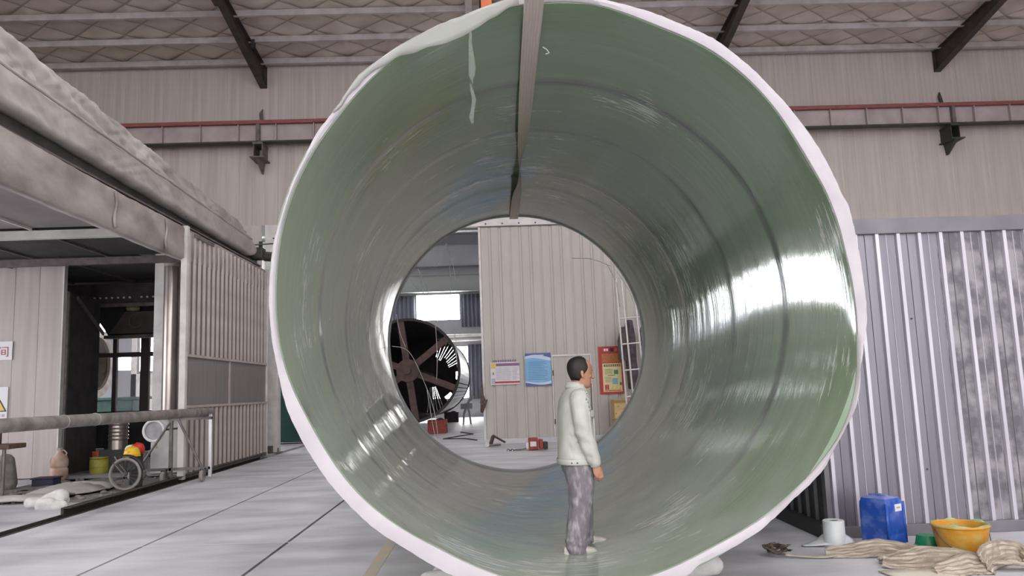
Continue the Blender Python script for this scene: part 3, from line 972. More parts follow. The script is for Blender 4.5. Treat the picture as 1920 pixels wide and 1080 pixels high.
# small tools on the floor near the partition
t = thing('chain_hoist', (1.0, 19.5, 0), 'red hand chain hoist lying on the floor before the partition', 'tool')
part(t, 'body', 'redtool', MB().bbox(.86, 1.10, 19.3, 19.6, .02, .30, .02).bbox(1.12, 1.22, 19.32, 19.58, .03, .26, .02), label='red painted casing')
part(t, 'side_plate', 'bracket', MB().bbox(1.22, 1.34, 19.34, 19.55, .02, .2, .03))
part(t, 'face_plate', 'chrome', MB().box(.80, .86, 19.33, 19.5, .05, .2).box(.9, 1.05, 19.285, 19.3, .1, .22))
part(t, 'hook', 'dullsteel', MB().torus((.62, 19.4, .03), .08, .018, 'z', 20, 6, 0.5, 5.4).cyl((.70, 19.4, .03), (.82, 19.4, .06), .02, n=8))
ch = MB()
for k in range(4):
    ch.torus((.36 + k * .05, 19.38, .02 + .006 * (k % 2)), .032, .009, 'z' if k % 2 else 'y', 12, 5)
tag(obj('chain_link_bundle', ch, 'rubber'), 'few black chain links lying left of the red hoist', 'chain')
t = thing('steel_bracket', (.05, 21.4, 0), 'rusty welded angle bracket lying against the partition corner', 'bracket')
part(t, 'plate', 'drumrust', MB().tube([(-.02, 21.2, .30), (.32, 21.2, .10)], [.09, .09], 4, True, .3))
part(t, 'leg', 'drumrust', MB().tube([(.0, 21.2, .28), (-.08, 21.2, .05)], [.05, .05], 4))
part(t, 'roller', 'whitetrim', MB().cyl((-.17, 21.1, .06), (-.17, 21.28, .06), .06, n=14))
part(t, 'bar', 'dullsteel', MB().cyl((-.16, 21.15, .04), (.2, 21.15, .05), .03, n=8))

# ------------------------------------------------------------------ left booth
XG = -5.97
g = thing('sliding_gate', (XG, 18, 0), 'tall ribbed metal sliding gate at the left side of the hall', 'gate')
GY0, GY1 = 15.28, 20.75


def ribbed(y0, y1, z0, z1, pitch, slope=0.):
    base = MB().box(XG - .02, XG, y0, y1, z0, z1)
    part(g, 'cladding', 'gate', base)
    n = int(round((y1 - y0) / pitch))
    rib = None
    for k in range(n):
        y = y0 + (k + .5) * (y1 - y0) / n
        b = MB().loft([[(XG, y - .04, z), (XG + .045, y - .018, z), (XG + .045, y + .012, z), (XG, y + .022, z)] for z in (z0 + .01, z1 - .01)])
        if rib is None:
            rib = part(g, 'rib', 'gaterib', b)
            yy = y
        else:
            copy_part(rib, g, 0, y - yy)


ribbed(GY0, GY1, 2.42, 4.86, .27)
ribbed(GY0, GY1, .12, 1.38, .27)
part(g, 'window_sheet', 'gatewin', MB().box(XG - .02, XG + .005, GY0, GY1, 1.42, 2.38))
for z in (1.40, 2.40):
    part(g, 'cross_rail', 'gaterib', MB().box(XG - .01, XG + .05, GY0, GY1, z - .025, z + .025))
part(g, 'mullion', 'gaterib', MB().box(XG, XG + .035, 17.85, 17.9, 1.42, 2.38))
part(g, 'post', 'whitetrim', MB().bbox(XG - .05, XG + .07, GY0 - .12, GY0, .03, 4.95, .008))
part(g, 'post', 'whitetrim', MB().bbox(XG - .03, XG + .05, GY1, GY1 + .06, .03, 4.95, .008))
part(g, 'bottom_rail', 'dullsteel', MB().box(XG - .03, XG + .04, GY0, GY1, .04, .12))
part(g, 'top_edge', 'dullsteel', MB().box(XG + .045, XG + .06, GY0 + .3, GY0 + 1.4, 4.80, 4.88))

XB = -6.05
# fabric sleeve beam: bulged strip over a girder
t = thing('booth_edge_beam', (XB, 14, 4.6), 'stained fabric covered edge beam above the gate and booth opening', 'beam')
rows = []
for k in range(161):
    y = 8.2 + k * (20.9 - 8.2) / 160
    r = []
    ztop = 4.93 + .05 * math.exp(-((y - 9) / 2) ** 2)
    zbot = 4.27 + .08 * max(0, (y - 14) / 6)
    for j, (fx, fz) in enumerate(((-.06, 0), (.05, .0), (.085, .03), (.09, .35), (.085, .65), (.08, .95), (.055, 1.0), (-.04, 1.0))):
        w = .018 * nz(y * 1.6, fz * 3, 3) + .012 * nz(y * 5, fz * 2, 8)
        r.append((XB + fx + w, y, zbot + (ztop - zbot) * fz + .012 * nz(y * 2, 5, 1)))
    rows.append(r)
part(t, 'sleeve', 'clothbeam', MB().sheet(rows, .012), True)
part(t, 'girder', 'darkbeam', MB().box(XB - .25, XB - .07, 8.2, 21, 4.45, 5.0))
for yk in (12.3, 14.25):
    rows = [[(XB + .118 + .01 * math.sin(z * 9), yk + .05 * math.sin(z * 11) + e, z) for e in (-.03, 0, .03)] for z in np.linspace(4.3, 4.88, 8)]
    part(t, 'seam_fold', 'clothbeam', MB().sheet(rows, .03), True)
t = thing('booth_upper_beam', (-6.2, 14, 5.05), 'dark steel beam in the shadow gap under the canvas roll', 'beam')
part(t, 'web', 'darkbeam', MB().box(-6.30, -6.16, 8.2, 20.6, 4.98, 5.30))
part(t, 'rim', 'bracket_pale', MB().box(-6.32, -6.0, 8.2, 20.4, 4.97, 5.0))
# canvas roll: two lobes
t = thing('canvas_roll', (-6.2, 14, 5.2), 'folded dusty canvas cover running along the top of the booth', 'canvas cover')


def fold(prof, zb0, zt0, zb1, zt1, x0, x1, seed, amp):
    """hanging cloth band: profile of (x offset, height 0-1) swept along Y with creases"""
    rows = []
    for k in range(361):
        f = k / 360
        y = 8.2 + f * 11.6
        zb, zt = zb0 + (zb1 - zb0) * f, zt0 + (zt1 - zt0) * f
        end = 1 if f < .96 else max(.3, math.sqrt(max(0, 1 - ((f - .96) / .04) ** 2)))
        xo = x0 + (x1 - x0) * f
        r = []
        for j in range(25):
            q = j / 24
            px = float(np.interp(q, [p[2] for p in prof], [p[0] for p in prof]))
            pz = float(np.interp(q, [p[2] for p in prof], [p[1] for p in prof]))
            d = amp * nz(y * 1.1 + q * 2.5, q * 2, seed) + amp * .8 * (abs(nz(y * 2.4 - q * 3.2, q * 2.2, seed + 4)) - .2) + amp * .4 * nz(y * 7 + q * 5, q * 4, seed + 8)
            d *= min(1, 4 * q + .25, 4 * (1 - q) + .25)
            r.append((xo + px + d, y, (zb + zt) / 2 + (zt - zb) * (pz - .5) * end + .015 * nz(y * 1.7, q * 2, seed + 2)))
        rows.append(r)
    return MB().sheet(rows, .012)


part(t, 'lower_fold', 'cloth', fold([(-.22, .02, 0), (-.02, .0, .1), (.03, .10, .2), (.035, .5, .5), (.015, .93, .8), (-.05, 1.0, .88), (-.2, 1.0, 1)], 5.28, 5.76, 5.10, 5.50, -5.95, -5.97, 2, .028), True)
part(t, 'upper_fold', 'cloth', fold([(-.02, .0, 0), (.0, .05, .08), (-.08, .5, .5), (-.19, .95, .88), (-.30, 1.0, 1)], 5.77, 6.56, 5.52, 6.02, -6.10, -6.12, 31, .09), True)
part(t, 'edge_cord', 'cloth', MB().tube([(-5.93 + .012 * nz(y_, 0, 4), y_, 5.76 - .26 * (y_ - 8.2) / 11.6 + .012 * nz(y_ * 1.7, 2, 4)) for y_ in np.linspace(8.2, 19.4, 90)], .022, 8), True)
part(t, 'tie', 'blacksteel', MB().tube([(-5.985, 15.3, 5.16), (-5.97, 15.3, 5.35), (-5.985, 15.32, 5.6)], .012, 6))
# winch at the far end of the roll
t = thing('roll_winch', (-5.95, 20.3, 5.3), 'small dark gear motor at the far end of the canvas roll', 'motor')
part(t, 'gearbox', 'bracket', MB().bbox(-6.15, -5.85, 20.0, 20.35, 5.12, 5.42, .03))
part(t, 'motor', 'bracket', MB().cyl((-5.85, 20.2, 5.18), (-5.55, 20.2, 5.15), .1, n=14).cyl((-5.95, 20.2, 5.4), (-5.95, 20.2, 5.6), .05, n=10))
part(t, 'shaft', 'dullsteel', MB().cyl((-6.2, 19.95, 5.30), (-5.7, 20.4, 5.32), .035, n=8).cyl((-6.2, 20.1, 5.5), (-5.6, 20.1, 5.52), .02, n=8))
part(t, 'mount', 'blacksteel', MB().bbox(-5.90, -5.62, 20.85, 21.2, 4.72, 5.02, .02).box(-5.72, -5.68, 20.3, 20.36, 4.95, 5.2))

# booth shell: roof with panels, front wall, column
bc = sroot('ceiling_booth', (0, 0, 0))
part(bc, 'roof_deck', 'boothpanel', MB().box(-15.9, -6.3, 8.8, 16.3, 4.62, 4.9))
part(bc, 'roof_deck', 'boothpanel', MB().box(-15.9, -7.35, 16.3, 21.9, 4.62, 4.9))
for y0, y1 in ((8.8, 9.9), (9.95, 13.2), (13.35, 15.9), (15.95, 19.4)):  # deeper panels and strips darker: booth shade put into their colour
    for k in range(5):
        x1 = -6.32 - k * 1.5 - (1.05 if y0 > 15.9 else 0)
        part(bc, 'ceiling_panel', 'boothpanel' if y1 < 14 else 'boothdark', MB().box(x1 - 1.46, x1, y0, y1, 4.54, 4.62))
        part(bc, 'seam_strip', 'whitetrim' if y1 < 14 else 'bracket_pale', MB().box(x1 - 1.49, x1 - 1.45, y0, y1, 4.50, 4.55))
for y, mm in ((13.28, 'whitetrim'), (9.92, 'whitetrim'), (15.92, 'bracket_pale')):
    part(bc, 'cross_bar', mm, MB().box(-15, -6.2, y - .06, y + .06, 4.36, 4.50))
wf = sroot('wall_booth', (0, 16.9, 0))
me = panel_mesh(.52, 5.05, 1)
for k in range(7):
    part(wf, 'wall_panel', 'wallp', MB().add([(v[0] - 9.72 - k * .52 - .0, v[1] + 16.9, v[2] + .02) for v in me.v], me.f))
part(wf, 'edge_trim', 'whitetrim', MB().box(-9.22, -9.19, 16.87, 17.0, .02, 5.1))
part(wf, 'top_trim', 'whitetrim', MB().box(-14, -9.35, 16.87, 17.0, 5.03, 5.1))
part(wf, 'wall_end', 'boothdark', MB().box(-16, -13.0, 16.9, 17.0, 0, 5))
col = sroot('trim_1', (-6.85, 16.95, 0))
part(col, 'column_casing', 'whitetrim', MB().bbox(-7.26, -6.4, 16.88, 17.3, .02, 5.0, .01))
lf = sroot('door_2', (-9.2, 17, 0))
part(lf, 'leaf', 'boothdark', MB().box(-9.22, -9.16, 17.05, 18.4, .05, 3.95))
part(lf, 'frame', 'dullsteel', MB().box(-9.24, -9.14, 17.0, 17.06, .02, 3.98).add([(-9.14, 17.3, 3.9), (-9.10, 17.3, 3.9), (-9.10, 18.5, 3.2), (-9.14, 18.5, 3.2), (-9.14, 17.3, 3.82), (-9.10, 17.3, 3.82), (-9.10, 18.5, 3.12), (-9.14, 18.5, 3.12)],
     [(0, 1, 2, 3), (7, 6, 5, 4), (0, 4, 5, 1), (1, 5, 6, 2), (2, 6, 7, 3), (3, 7, 4, 0)]))
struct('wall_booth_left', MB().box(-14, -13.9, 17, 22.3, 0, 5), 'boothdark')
# window wall at the back of the booth
ww = sroot('window_8', (-10, 22.4, 0))
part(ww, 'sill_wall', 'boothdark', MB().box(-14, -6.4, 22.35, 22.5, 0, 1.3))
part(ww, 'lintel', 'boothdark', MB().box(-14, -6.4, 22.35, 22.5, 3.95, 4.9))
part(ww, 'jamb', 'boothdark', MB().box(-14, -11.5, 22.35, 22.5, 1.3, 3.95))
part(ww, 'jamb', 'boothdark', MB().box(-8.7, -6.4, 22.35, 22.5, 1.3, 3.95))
for x0, x1 in ((-10.74, -10.63), (-9.96, -9.72)):
    part(ww, 'mullion', 'framebrown', MB().box(x0, x1, 22.35, 22.47, 1.3, 3.95))
part(ww, 'transom', 'framebrown', MB().box(-11.5, -8.7, 22.345, 22.475, 2.82, 2.95))
for x0, x1 in ((-10.63, -9.96), (-9.72, -8.7)):
    part(ww, 'pane', 'frost', MB().box(x0, x1, 22.40, 22.42, 1.32, 2.82))
    part(ww, 'pane', 'frost', MB().box(x0, x1, 22.40, 22.42, 2.95, 3.95))
part(ww, 'pane', 'frost', MB().box(-11.5, -10.74, 22.40, 22.42, 2.95, 3.4))
# extraction hood and header
t = thing('extraction_hood', (-9, 20.6, 3.2), 'dark sheet metal extraction hood hanging inside the booth', 'hood')
b = MB()
b.add([(-10.45, 20.3, 4.1), (-7.2, 20.3, 4.1), (-7.2, 21.6, 4.1), (-10.45, 21.6, 4.1), (-10.02, 20.6, 3.28), (-7.2, 20.6, 3.28), (-7.2, 21.5, 3.28), (-10.02, 21.5, 3.28)],
      [(0, 1, 2, 3), (7, 6, 5, 4), (0, 4, 5, 1), (1, 5, 6, 2), (2, 6, 7, 3), (3, 7, 4, 0)])
part(t, 'hopper', 'boothdark', b)
part(t, 'front_plate', 'hoodplate', MB().add([(-9.4, 20.18, 3.86), (-8.5, 20.18, 3.86), (-7.9, 20.45, 3.32), (-9.95, 20.45, 3.32), (-9.4, 20.3, 3.86), (-8.5, 20.3, 3.86), (-7.9, 20.6, 3.32), (-9.95, 20.6, 3.32)],
     [(0, 1, 2, 3), (7, 6, 5, 4), (0, 4, 5, 1), (1, 5, 6, 2), (2, 6, 7, 3), (3, 7, 4, 0)]))
for x_ in (-9.8, -7.6):
    part(t, 'hanger', 'dullsteel', MB().cyl((x_, 21.2, 4.08), (x_, 21.2, 4.62), .02, n=8))
part(t, 'lip', 'dullsteel', MB().box(-10.06, -7.2, 20.42, 20.62, 3.2, 3.28))
part(t, 'vent_ring', 'bracket_pale', MB().torus((-9.15, 20.22, 3.62), .17, .02, 'y', 24, 6))
part(t, 'lamp', 'resin', MB().lathe([(.01, .12), (.12, .08), (.17, 0), (.15, -.06), (.05, -.08)], (-9.2, 20.15, 3.95), 18), True, 'pale greenish round lamp')
t = thing('perforated_header', (-9, 19.5, 4.1), 'dark header beam with white dots standing in for lit holes inside the booth', 'beam')
part(t, 'web', 'darkbeam', MB().box(-13, -6.5, 19.5, 19.6, 3.98, 4.5).box(-13, -6.5, 19.4, 19.55, 3.92, 3.98))
for k in range(13):
    if k == 8:
        continue
    part(t, 'bolt_or_lit_hole', 'white', MB().cyl((-10.0 + k * .145, 19.47, 4.14), (-10.0 + k * .145, 19.5, 4.14), .025, n=8))  # white discs stand in for daylight through the beam's holes
part(t, 'flange', 'dullsteel', MB().box(-10.0, -6.5, 19.36, 19.4, 3.9, 3.98))
# duct in front of the column
t = thing('exhaust_duct', (-6.93, 16.65, 1.0), 'shiny stainless exhaust duct in front of the white booth column', 'duct')
part(t, 'pipe', 'duct', MB().cyl((-6.79, 16.65, 1.15), (-6.79, 16.65, 4.42), .16, n=28), 40)
part(t, 'elbow', 'clothbeam', MB().tube([(-6.79, 16.65, 4.38), (-6.79, 16.66, 4.52), (-6.79, 16.75, 4.65), (-6.79, 16.9, 4.68)], [.165, .17, .17, .16], 24), True)
t = thing('duct_flange', (-6.75, 16.0, .8), 'white ring flange hanging open under the stainless duct', 'flange ring')
part(t, 'rim', 'white', MB().torus((-6.72, 15.75, .95), .20, .028, 'y', 32, 8), True)
part(t, 'cover', 'bin', MB().lathe([(.19, 0), (.19, .04)], (-6.72, 15.77, .95), 28, 'y'))
part(t, 'bracket_arm', 'dullsteel', MB().cyl((-6.62, 15.8, .95), (-6.62, 16.885, .95), .02, n=8))
part(t, 'strap', 'olive', MB().box(-6.68, -6.65, 15.74, 15.76, .60, .76))

# pipe barrier on a trolley
t = thing('barrier_pipe', (-5.5, 12, 1.3), 'long dusty horizontal pipe running beside the trench at left', 'pipe')
part(t, 'tube', 'pipe', MB().cyl((-5.5, 6.4, 1.315), (-5.5, 15.45, 1.285), .082, n=20), 40)
for y in (11.0, 10.2):
    part(t, 'clamp_band', 'bin', MB().torus((-5.5, y, 1.302), .083, .006, 'y', 24, 6))
part(t, 'end_cap', 'dullsteel', MB().cyl((-5.5, 15.45, 1.285), (-5.5, 15.52, 1.285), .06, n=14))
t = thing('pipe_trolley', (-5.9, 15.1, 0), 'wheeled steel trolley frame holding up the right end of the pipe', 'trolley')
part(t, 'upright', 'chrome', MB().bbox(-5.40, -5.34, 15.06, 15.12, .08, 1.25, .006))
part(t, 'upright', 'dullsteel', MB().bbox(-6.14, -6.08, 15.06, 15.12, .12, 1.25, .006))
part(t, 'brace', 'dullsteel', MB().tube([(-5.98, 15.05, 1.2), (-5.52, 15.05, .28)], .024, 8))
part(t, 'brace', 'dullsteel', MB().tube([(-6.12, 15.05, 1.12), (-6.72, 15.05, .22)], .024, 8))
part(t, 'bottom_bar', 'dullsteel', MB().box(-6.8, -5.36, 15.06, 15.1, .22, .27))
part(t, 'top_bar', 'dullsteel', MB().box(-6.16, -5.34, 15.05, 15.11, 1.15, 1.205))
for x in (-5.48, -6.2, -6.74):
    w = part(t, 'caster', 'greywheel', MB().lathe([(.03, -.03), (.10, -.03), (.115, 0), (.10, .03), (.03, .03)], (x, 15.0, .115), 20, 'x'), 40)
    part(w, 'fork', 'dullsteel', MB().box(x - .045, x - .035, 14.97, 15.08, .1, .25).box(x + .035, x + .045, 14.97, 15.08, .1, .25).box(x - .045, x + .045, 14.96, 15.09, .235, .25))
t = thing('pipe_stand', (-5.5, 7.2, 0), 'steel stand under the near end of the dusty pipe', 'stand')
part(t, 'leg', 'dullsteel', MB().cyl((-5.5, 7.2, 0.02), (-5.5, 7.2, 1.23), .04, n=10))
part(t, 'foot', 'dullsteel', MB().box(-5.72, -5.28, 7.0, 7.4, 0, .03))

# ------------------------------------------------------------------ signs on the booth wall
t = thing('door_sign', (-10.6, 16.88, 2.6), 'white door sign with a red character on the booth wall', 'sign')
part(t, 'plate', 'white', MB().bbox(-11.8, -10.23, 16.865, 16.885, 2.52, 2.92, .004))


def text(parent, body, m, x, z, y, size, name='lettering', local_off=None):
    cu = bpy.data.curves.new(name, 'FONT')
    cu.body = body
    cu.size = size
    cu.extrude = .002
    o = bpy.data.objects.new('tmp_text', cu)
    COL.objects.link(o)
    me = bpy.data.meshes.new_from_object(o.evaluated_get(bpy.context.evaluated_depsgraph_get()))
    bpy.data.objects.remove(o)
    ox, oy, oz = org(parent)
    me.transform(Matrix.Translation((x - ox, y - oy, z - oz)) @ Matrix.Rotation(PI / 2, 4, 'X'))
    me.materials.clear()
    me.materials.append(M[m])
    o = bpy.data.objects.new(name, me)
    COL.objects.link(o)
    o.parent = parent
    return o


text(t, '\u95f4', 'textred', -10.53, 2.61, 16.86, .24)
t = thing('warning_sign', (-10.45, 16.88, 1.5), 'warning sign with a yellow flame triangle on the booth wall', 'sign')
part(t, 'plate', 'white', MB().bbox(-10.95, -10.28, 16.87, 16.886, 1.22, 1.95, .004))


def tri(x, z, s, y, d=.004):
    a = [(x - s / 2, z), (x + s / 2, z), (x, z + s * .87)]
    return MB().loft([[(px, yy, pz) for px, pz in a] for yy in (y, y - d)])


part(t, 'triangle', 'black', tri(-10.5, 1.43, .42, 16.868))
part(t, 'triangle_fill', 'signyellow', tri(-10.5, 1.45, .35, 16.864))
fl_ = [(-10.55, 1.51), (-10.57, 1.56), (-10.53, 1.60), (-10.52, 1.66), (-10.48, 1.61), (-10.455, 1.63), (-10.44, 1.57), (-10.45, 1.51)]
part(t, 'flame', 'black', MB().loft([[(a, y, b) for a, b in fl_] for y in (16.86, 16.856)]))
for k in range(4):
    part(t, 'caption_mark', 'pgrey', MB().box(-10.66 + k * .09, -10.60 + k * .09, 16.866, 16.87, 1.32, 1.38))

# ------------------------------------------------------------------ clutter on the left floor
t = thing('spoked_wheel', (-6.45, 14.0, 0), 'upright spoked cart wheel with black mudguard under the hard hat', 'wheel')
wc = (-6.45, 14.0, .285)
part(t, 'tyre', 'greywheel', MB().torus(wc, .262, .022, 'y', 40, 8), True)
part(t, 'rim', 'dullsteel', MB().torus(wc, .235, .010, 'y', 40, 6), True)
part(t, 'hub', 'dullsteel', MB().lathe([(.02, -.06), (.035, -.04), (.035, .04), (.02, .06)], wc, 14, 'y'), 40)
b = MB()
for k in range(18):
    a = 2 * PI * k / 18
    b.cyl((wc[0] + .03 * math.cos(a), wc[1] + (.03 if k % 2 else -.03), wc[2] + .03 * math.sin(a)), (wc[0] + .232 * math.cos(a + .2), wc[1], wc[2] + .232 * math.sin(a + .2)), .0025, n=4)
part(t, 'spokes', 'dullsteel', b)
rows = []
for k in range(22):
    a = math.radians(10 + k * 100 / 21)
    rows.append([(wc[0] + (.31 + .02 * (1 - (e / .05) ** 2)) * math.cos(a), wc[1] + .03 + e, wc[2] + (.31 + .02 * (1 - (e / .05) ** 2)) * math.sin(a)) for e in (-.05, -.025, 0, .025, .05)])
part(t, 'mudguard', 'blacksteel', MB().sheet(rows, .006), True)
part(t, 'fork', 'dullsteel', MB().tube([(wc[0], 14.07, wc[2]), (wc[0] - .17, 14.08, wc[2] + .2), (wc[0] - .24, 14.1, wc[2] + .3)], .014, 8).tube([(wc[0], 13.93, wc[2]), (wc[0] - .17, 13.92, wc[2] + .2)], .012, 8))
part(t, 'saddle_box', 'blacksteel', MB().bbox(wc[0] - .04, wc[0] + .14, 14.08, 14.3, .30, .56, .04))
t = thing('hard_hat', (-6.44, 14.2, .58), 'yellow hard hat lying on top of the black mudguard', 'helmet')
part(t, 'dome', 'hivis', MB().lathe([(.135, 0), (.138, .04), (.125, .10), (.09, .145), (.045, .165), (.005, .17)], (-6.44, 14.22, .575), 28), True)
part(t, 'brim', 'hivis', MB().lathe([(.15, 0), (.155, .008), (.135, .02), (.12, .01)], (-6.44, 14.2, .57), 28), True)
part(t, 'ridge', 'hivis', MB().tube([(-6.44, 14.09, .65), (-6.44, 14.13, .71), (-6.44, 14.22, .75), (-6.44, 14.3, .72)], .014, 8), True)
t = thing('baseball_cap', (-6.42, 14.5, .55), 'red and white cap behind the yellow hard hat', 'cap')
part(t, 'crown', 'red', MB().lathe([(.11, .0), (.11, .10), (.085, .16), (.03, .19)], (-6.46, 14.5, .60), 20), True)
part(t, 'peak', 'white', MB().lathe([(.09, .0), (.09, .08), (.06, .12), (.02, .14)], (-6.58, 14.45, .62), 18), True)
part(t, 'seat_pad', 'blacksteel', MB().bbox(-6.58, -6.40, 14.42, 14.6, .0, .60, .03), label='black box it sits on')

t = thing('plastic_jug', (-9.0, 16.6, 0), 'pinkish plastic jug standing by the booth wall edge', 'jug')
b = MB().lathe([(.15, 0), (.17, .03), (.17, .22), (.15, .25), (.17, .28), (.17, .40), (.14, .48), (.05, .56), (.05, .60)], (-8.95, 16.5, 0), 24)
part(t, 'body', 'jug', b, 50)
part(t, 'cap', 'bin', MB().cyl((-8.95, 16.5, .6), (-8.95, 16.5, .65), .055, n=16))
part(t, 'handle', 'jug', MB().tube([(-8.83, 16.5, .45), (-8.80, 16.5, .54), (-8.86, 16.5, .6), (-8.92, 16.5, .58)], .016, 8), True)


def bucket(name, x, y, r, h, m, label, cat, handle=True, contents=None, r0=None, z=0, group=None):
    t = thing(name, (x, y, z), label, cat, group)
    r0 = r0 or r * .8
    part(t, 'body', m, MB().lathe([(r0, 0), (r * .98, h * .9), (r, h), (r * .93, h), (r * .9, h * .9), (r0 * .9, .02)], (x, y, z), 28), 45)
    part(t, 'rim', m, MB().torus((x, y, z + h), r * .99, .012, 'z', 28, 6), True)
    if handle:
        pts = [(x - r * math.cos(a) * 1.02, y - r * .98 * math.sin(a) * .9, z + h * .9 - h * .75 * math.sin(a)) for a in np.linspace(0, PI, 14)]
        part(t, 'handle', 'dullsteel', MB().tube(pts, .005, 6), True)
    if contents:
        part(t, 'contents', contents, MB().lathe([(r * .9, h * .8), (r * .5, h * .83), (.02, h * .84)], (x, y, z), 24), True)
    return t


t = thing('storage_bin', (-9.7, 18.9, 0), 'pale grey storage bin in the dark booth beside the orange bucket', 'bin')
part(t, 'body', 'bin', MB().bbox(-10.05, -9.35, 18.6, 19.1, .02, .42, .03))
part(t, 'lid', 'bin', MB().bbox(-10.08, -9.32, 18.57, 19.13, .42, .47, .02))
bucket('orange_bucket', -9.05, 18.4, .2, .44, 'orange', 'orange bucket in the dark booth between the bin and the olive drum', 'bucket')
t = thing('olive_drum', (-8.55, 17.7, 0), 'olive yellow short drum on the booth floor', 'drum')
part(t, 'body', 'olive', MB().lathe([(.19, 0), (.2, .02), (.2, .13), (.21, .14), (.2, .15), (.2, .31), (.17, .33)], (-8.72, 17.7, 0), 26), 40)
part(t, 'lid', 'olive', MB().lathe([(.2, .33), (.2, .36), (.05, .37)], (-8.72, 17.7, 0), 26), 40)
t = thing('steel_drum', (-8.3, 18.0, 0), 'shiny ribbed steel drum on a stand in the dark booth', 'drum')
pr = [(.20, .5)]
for k in range(5):
    z = .72 + k * .08
    pr += [(.20, z - .02), (.215, z), (.20, z + .02)]
pr += [(.20, 1.16), (.14, 1.2)]
part(t, 'shell', 'duct', MB().lathe(pr, (-8.42, 17.9, 0), 28), 35)
part(t, 'stand', 'boothdark', MB().bbox(-8.75, -8.1, 17.7, 18.25, 0, .5, .02))
t = thing('waste_bin', (-7.25, 16.3, 0), 'grey round waste bin full of bottles beside the booth column', 'bin')
part(t, 'body', 'bin', MB().lathe([(.17, 0), (.22, .5), (.23, .52), (.2, .52), (.19, .4)], (-7.3, 16.35, 0), 26), 45)
for k in range(6):
    a = k * 1.05
    part(t, 'bottle', ['machgreen', 'clearfilm', 'machgreen', 'olive', 'clearfilm', 'machgreen'][k],
         MB().lathe([(.04, 0), (.04, .16), (.015, .21), (.015, .25)], (-7.3 + .11 * math.cos(a), 16.35 + .11 * math.sin(a), .42 + .02 * (k % 3)), 12), 45)
b = MB()
rows = []
for i in range(13):
    r = []
    for j in range(13):
        a, rr = 2 * PI * j / 12, i / 12
        r.append((-7.35 + rr * .62 * math.cos(a), 14.0 + rr * .9 * math.sin(a), .05 + .12 * (1 - rr ** 2) + .02 * nz(i * .5, j * .6, 4)))
    rows.append(r)
tag(obj('white_sheet', MB().sheet(rows, .02), 'board', smooth=True), 'pale oval plastic sheet lying over dusty debris', 'sheet')
b = MB()
for k in range(9):
    a = k * .7
    c = (-6.62 + .22 * math.cos(a) * (k % 3) / 2, 12.0 + .16 * math.sin(a), .05 + .05 * (k % 2))
    b.limb([(c[0] - .06, c[1], c[2]), (c[0] + .06, c[1] + .03, c[2])], [.08, .07], 10)
b.limb([(-6.64, 12.0, .1), (-6.5, 12.05, .16)], [.12, .12], 12)
tag(obj('foam_lump', voxel(b, .015, 2), 'foam'), 'white crumpled foam lump on the floor beside the trench', 'foam lump')
rows = [[(-8.1 + .105 * i, 12.6 + .1 * j + .02 * i, .05 + .10 * math.sin(j / 5 * PI) * .5 + .03 * nz(i * .4, j * .4, 2)) for i in range(12)] for j in range(6)]
tag(obj('bent_board', MB().sheet(rows, .03), 'board', smooth=True), 'pale bent board lying left of the foam lump', 'board')
tag(obj('navy_box', MB().bbox(-8.75, -8.35, 15.2, 15.5, 0, .14, .02).bbox(-8.77, -8.33, 15.18, 15.52, .14, .17, .01), 'navy', loc=(-8.55, 15.3, 0)), 'small dark navy box on the debris near the booth wall', 'box')
t = thing('work_stand', (-8.4, 13.6, 0), 'rough stand with a brown can on top at the left edge', 'stand')
part(t, 'top', 'brown', MB().bbox(-8.75, -8.05, 13.3, 13.8, .82, .90, .015))
for x in (-8.15, -8.68):
    part(t, 'leg', 'dullsteel', MB().cyl((x, 13.35, 0), (x, 13.35, .82), .03, n=8))
part(t, 'hung_cloth', 'rubble', MB().sheet([[(-8.72 + .07 * i, 13.30 + .02 * math.sin(i * 1.4), z) for i in range(8)] for z in (.3, .5, .7, .82)], .02), True)
tag(obj('brown_can', MB().lathe([(.16, 0), (.17, .02), (.17, .22), (.155, .24), (.155, .26)], (-8.52, 13.55, .90), 20), 'brown', smooth=40), 'brown rusty can standing on the rough stand', 'can')
tag(obj('burlap_sack', voxel(MB().limb([(-9.15, 15.0, .12), (-9.12, 15.0, .5)], [.24, .16], 14), .03, 2), 'rubble'), 'grey dusty sack behind the rough stand', 'sack')
b = MB()
rnd = random.Random(4)
for k in range(70):
    x, y = rnd.uniform(-9.2, -6.3), rnd.uniform(12.5, 16.6)
    r = rnd.uniform(.02, .07)
    bm_ = bmesh.new()
    bmesh.ops.create_icosphere(bm_, subdivisions=1, radius=r)
    for v_ in bm_.verts:
        v_.co *= rnd.uniform(.7, 1.2)
        v_.co.z *= .6
    b.add([(v_.co.x + x, v_.co.y + y, max(0.0, v_.co.z + r * .3)) for v_ in bm_.verts], [[q.index for q in f_.verts] for f_ in bm_.faces])
    bm_.free()
tag(obj('debris', b, 'rubble', smooth=True), 'loose dusty debris scattered over the booth floor', 'debris', kind='stuff')
rows = [[(-9.1 + .15 * i, 12.6 + .2 * j, .0 + .05 * max(0, nz(i * .35, j * .35, 9) + .15) * math.sin(PI * i / 18) * math.sin(PI * j / 20)) for i in range(19)] for j in range(21)]
tag(obj('dust_heap', MB().grid(rows), 'rubble', smooth=True), 'low spread of grey dust on the floor at left', 'dust', kind='stuff')

# ------------------------------------------------------------------ right enclosure of galvanised sheet
en = thing('sheet_metal_enclosure', (5, 7.5, 0), 'grey galvanised ribbed sheet enclosure at the right of the tank', 'enclosure')
YE, XE = 7.48, 3.16


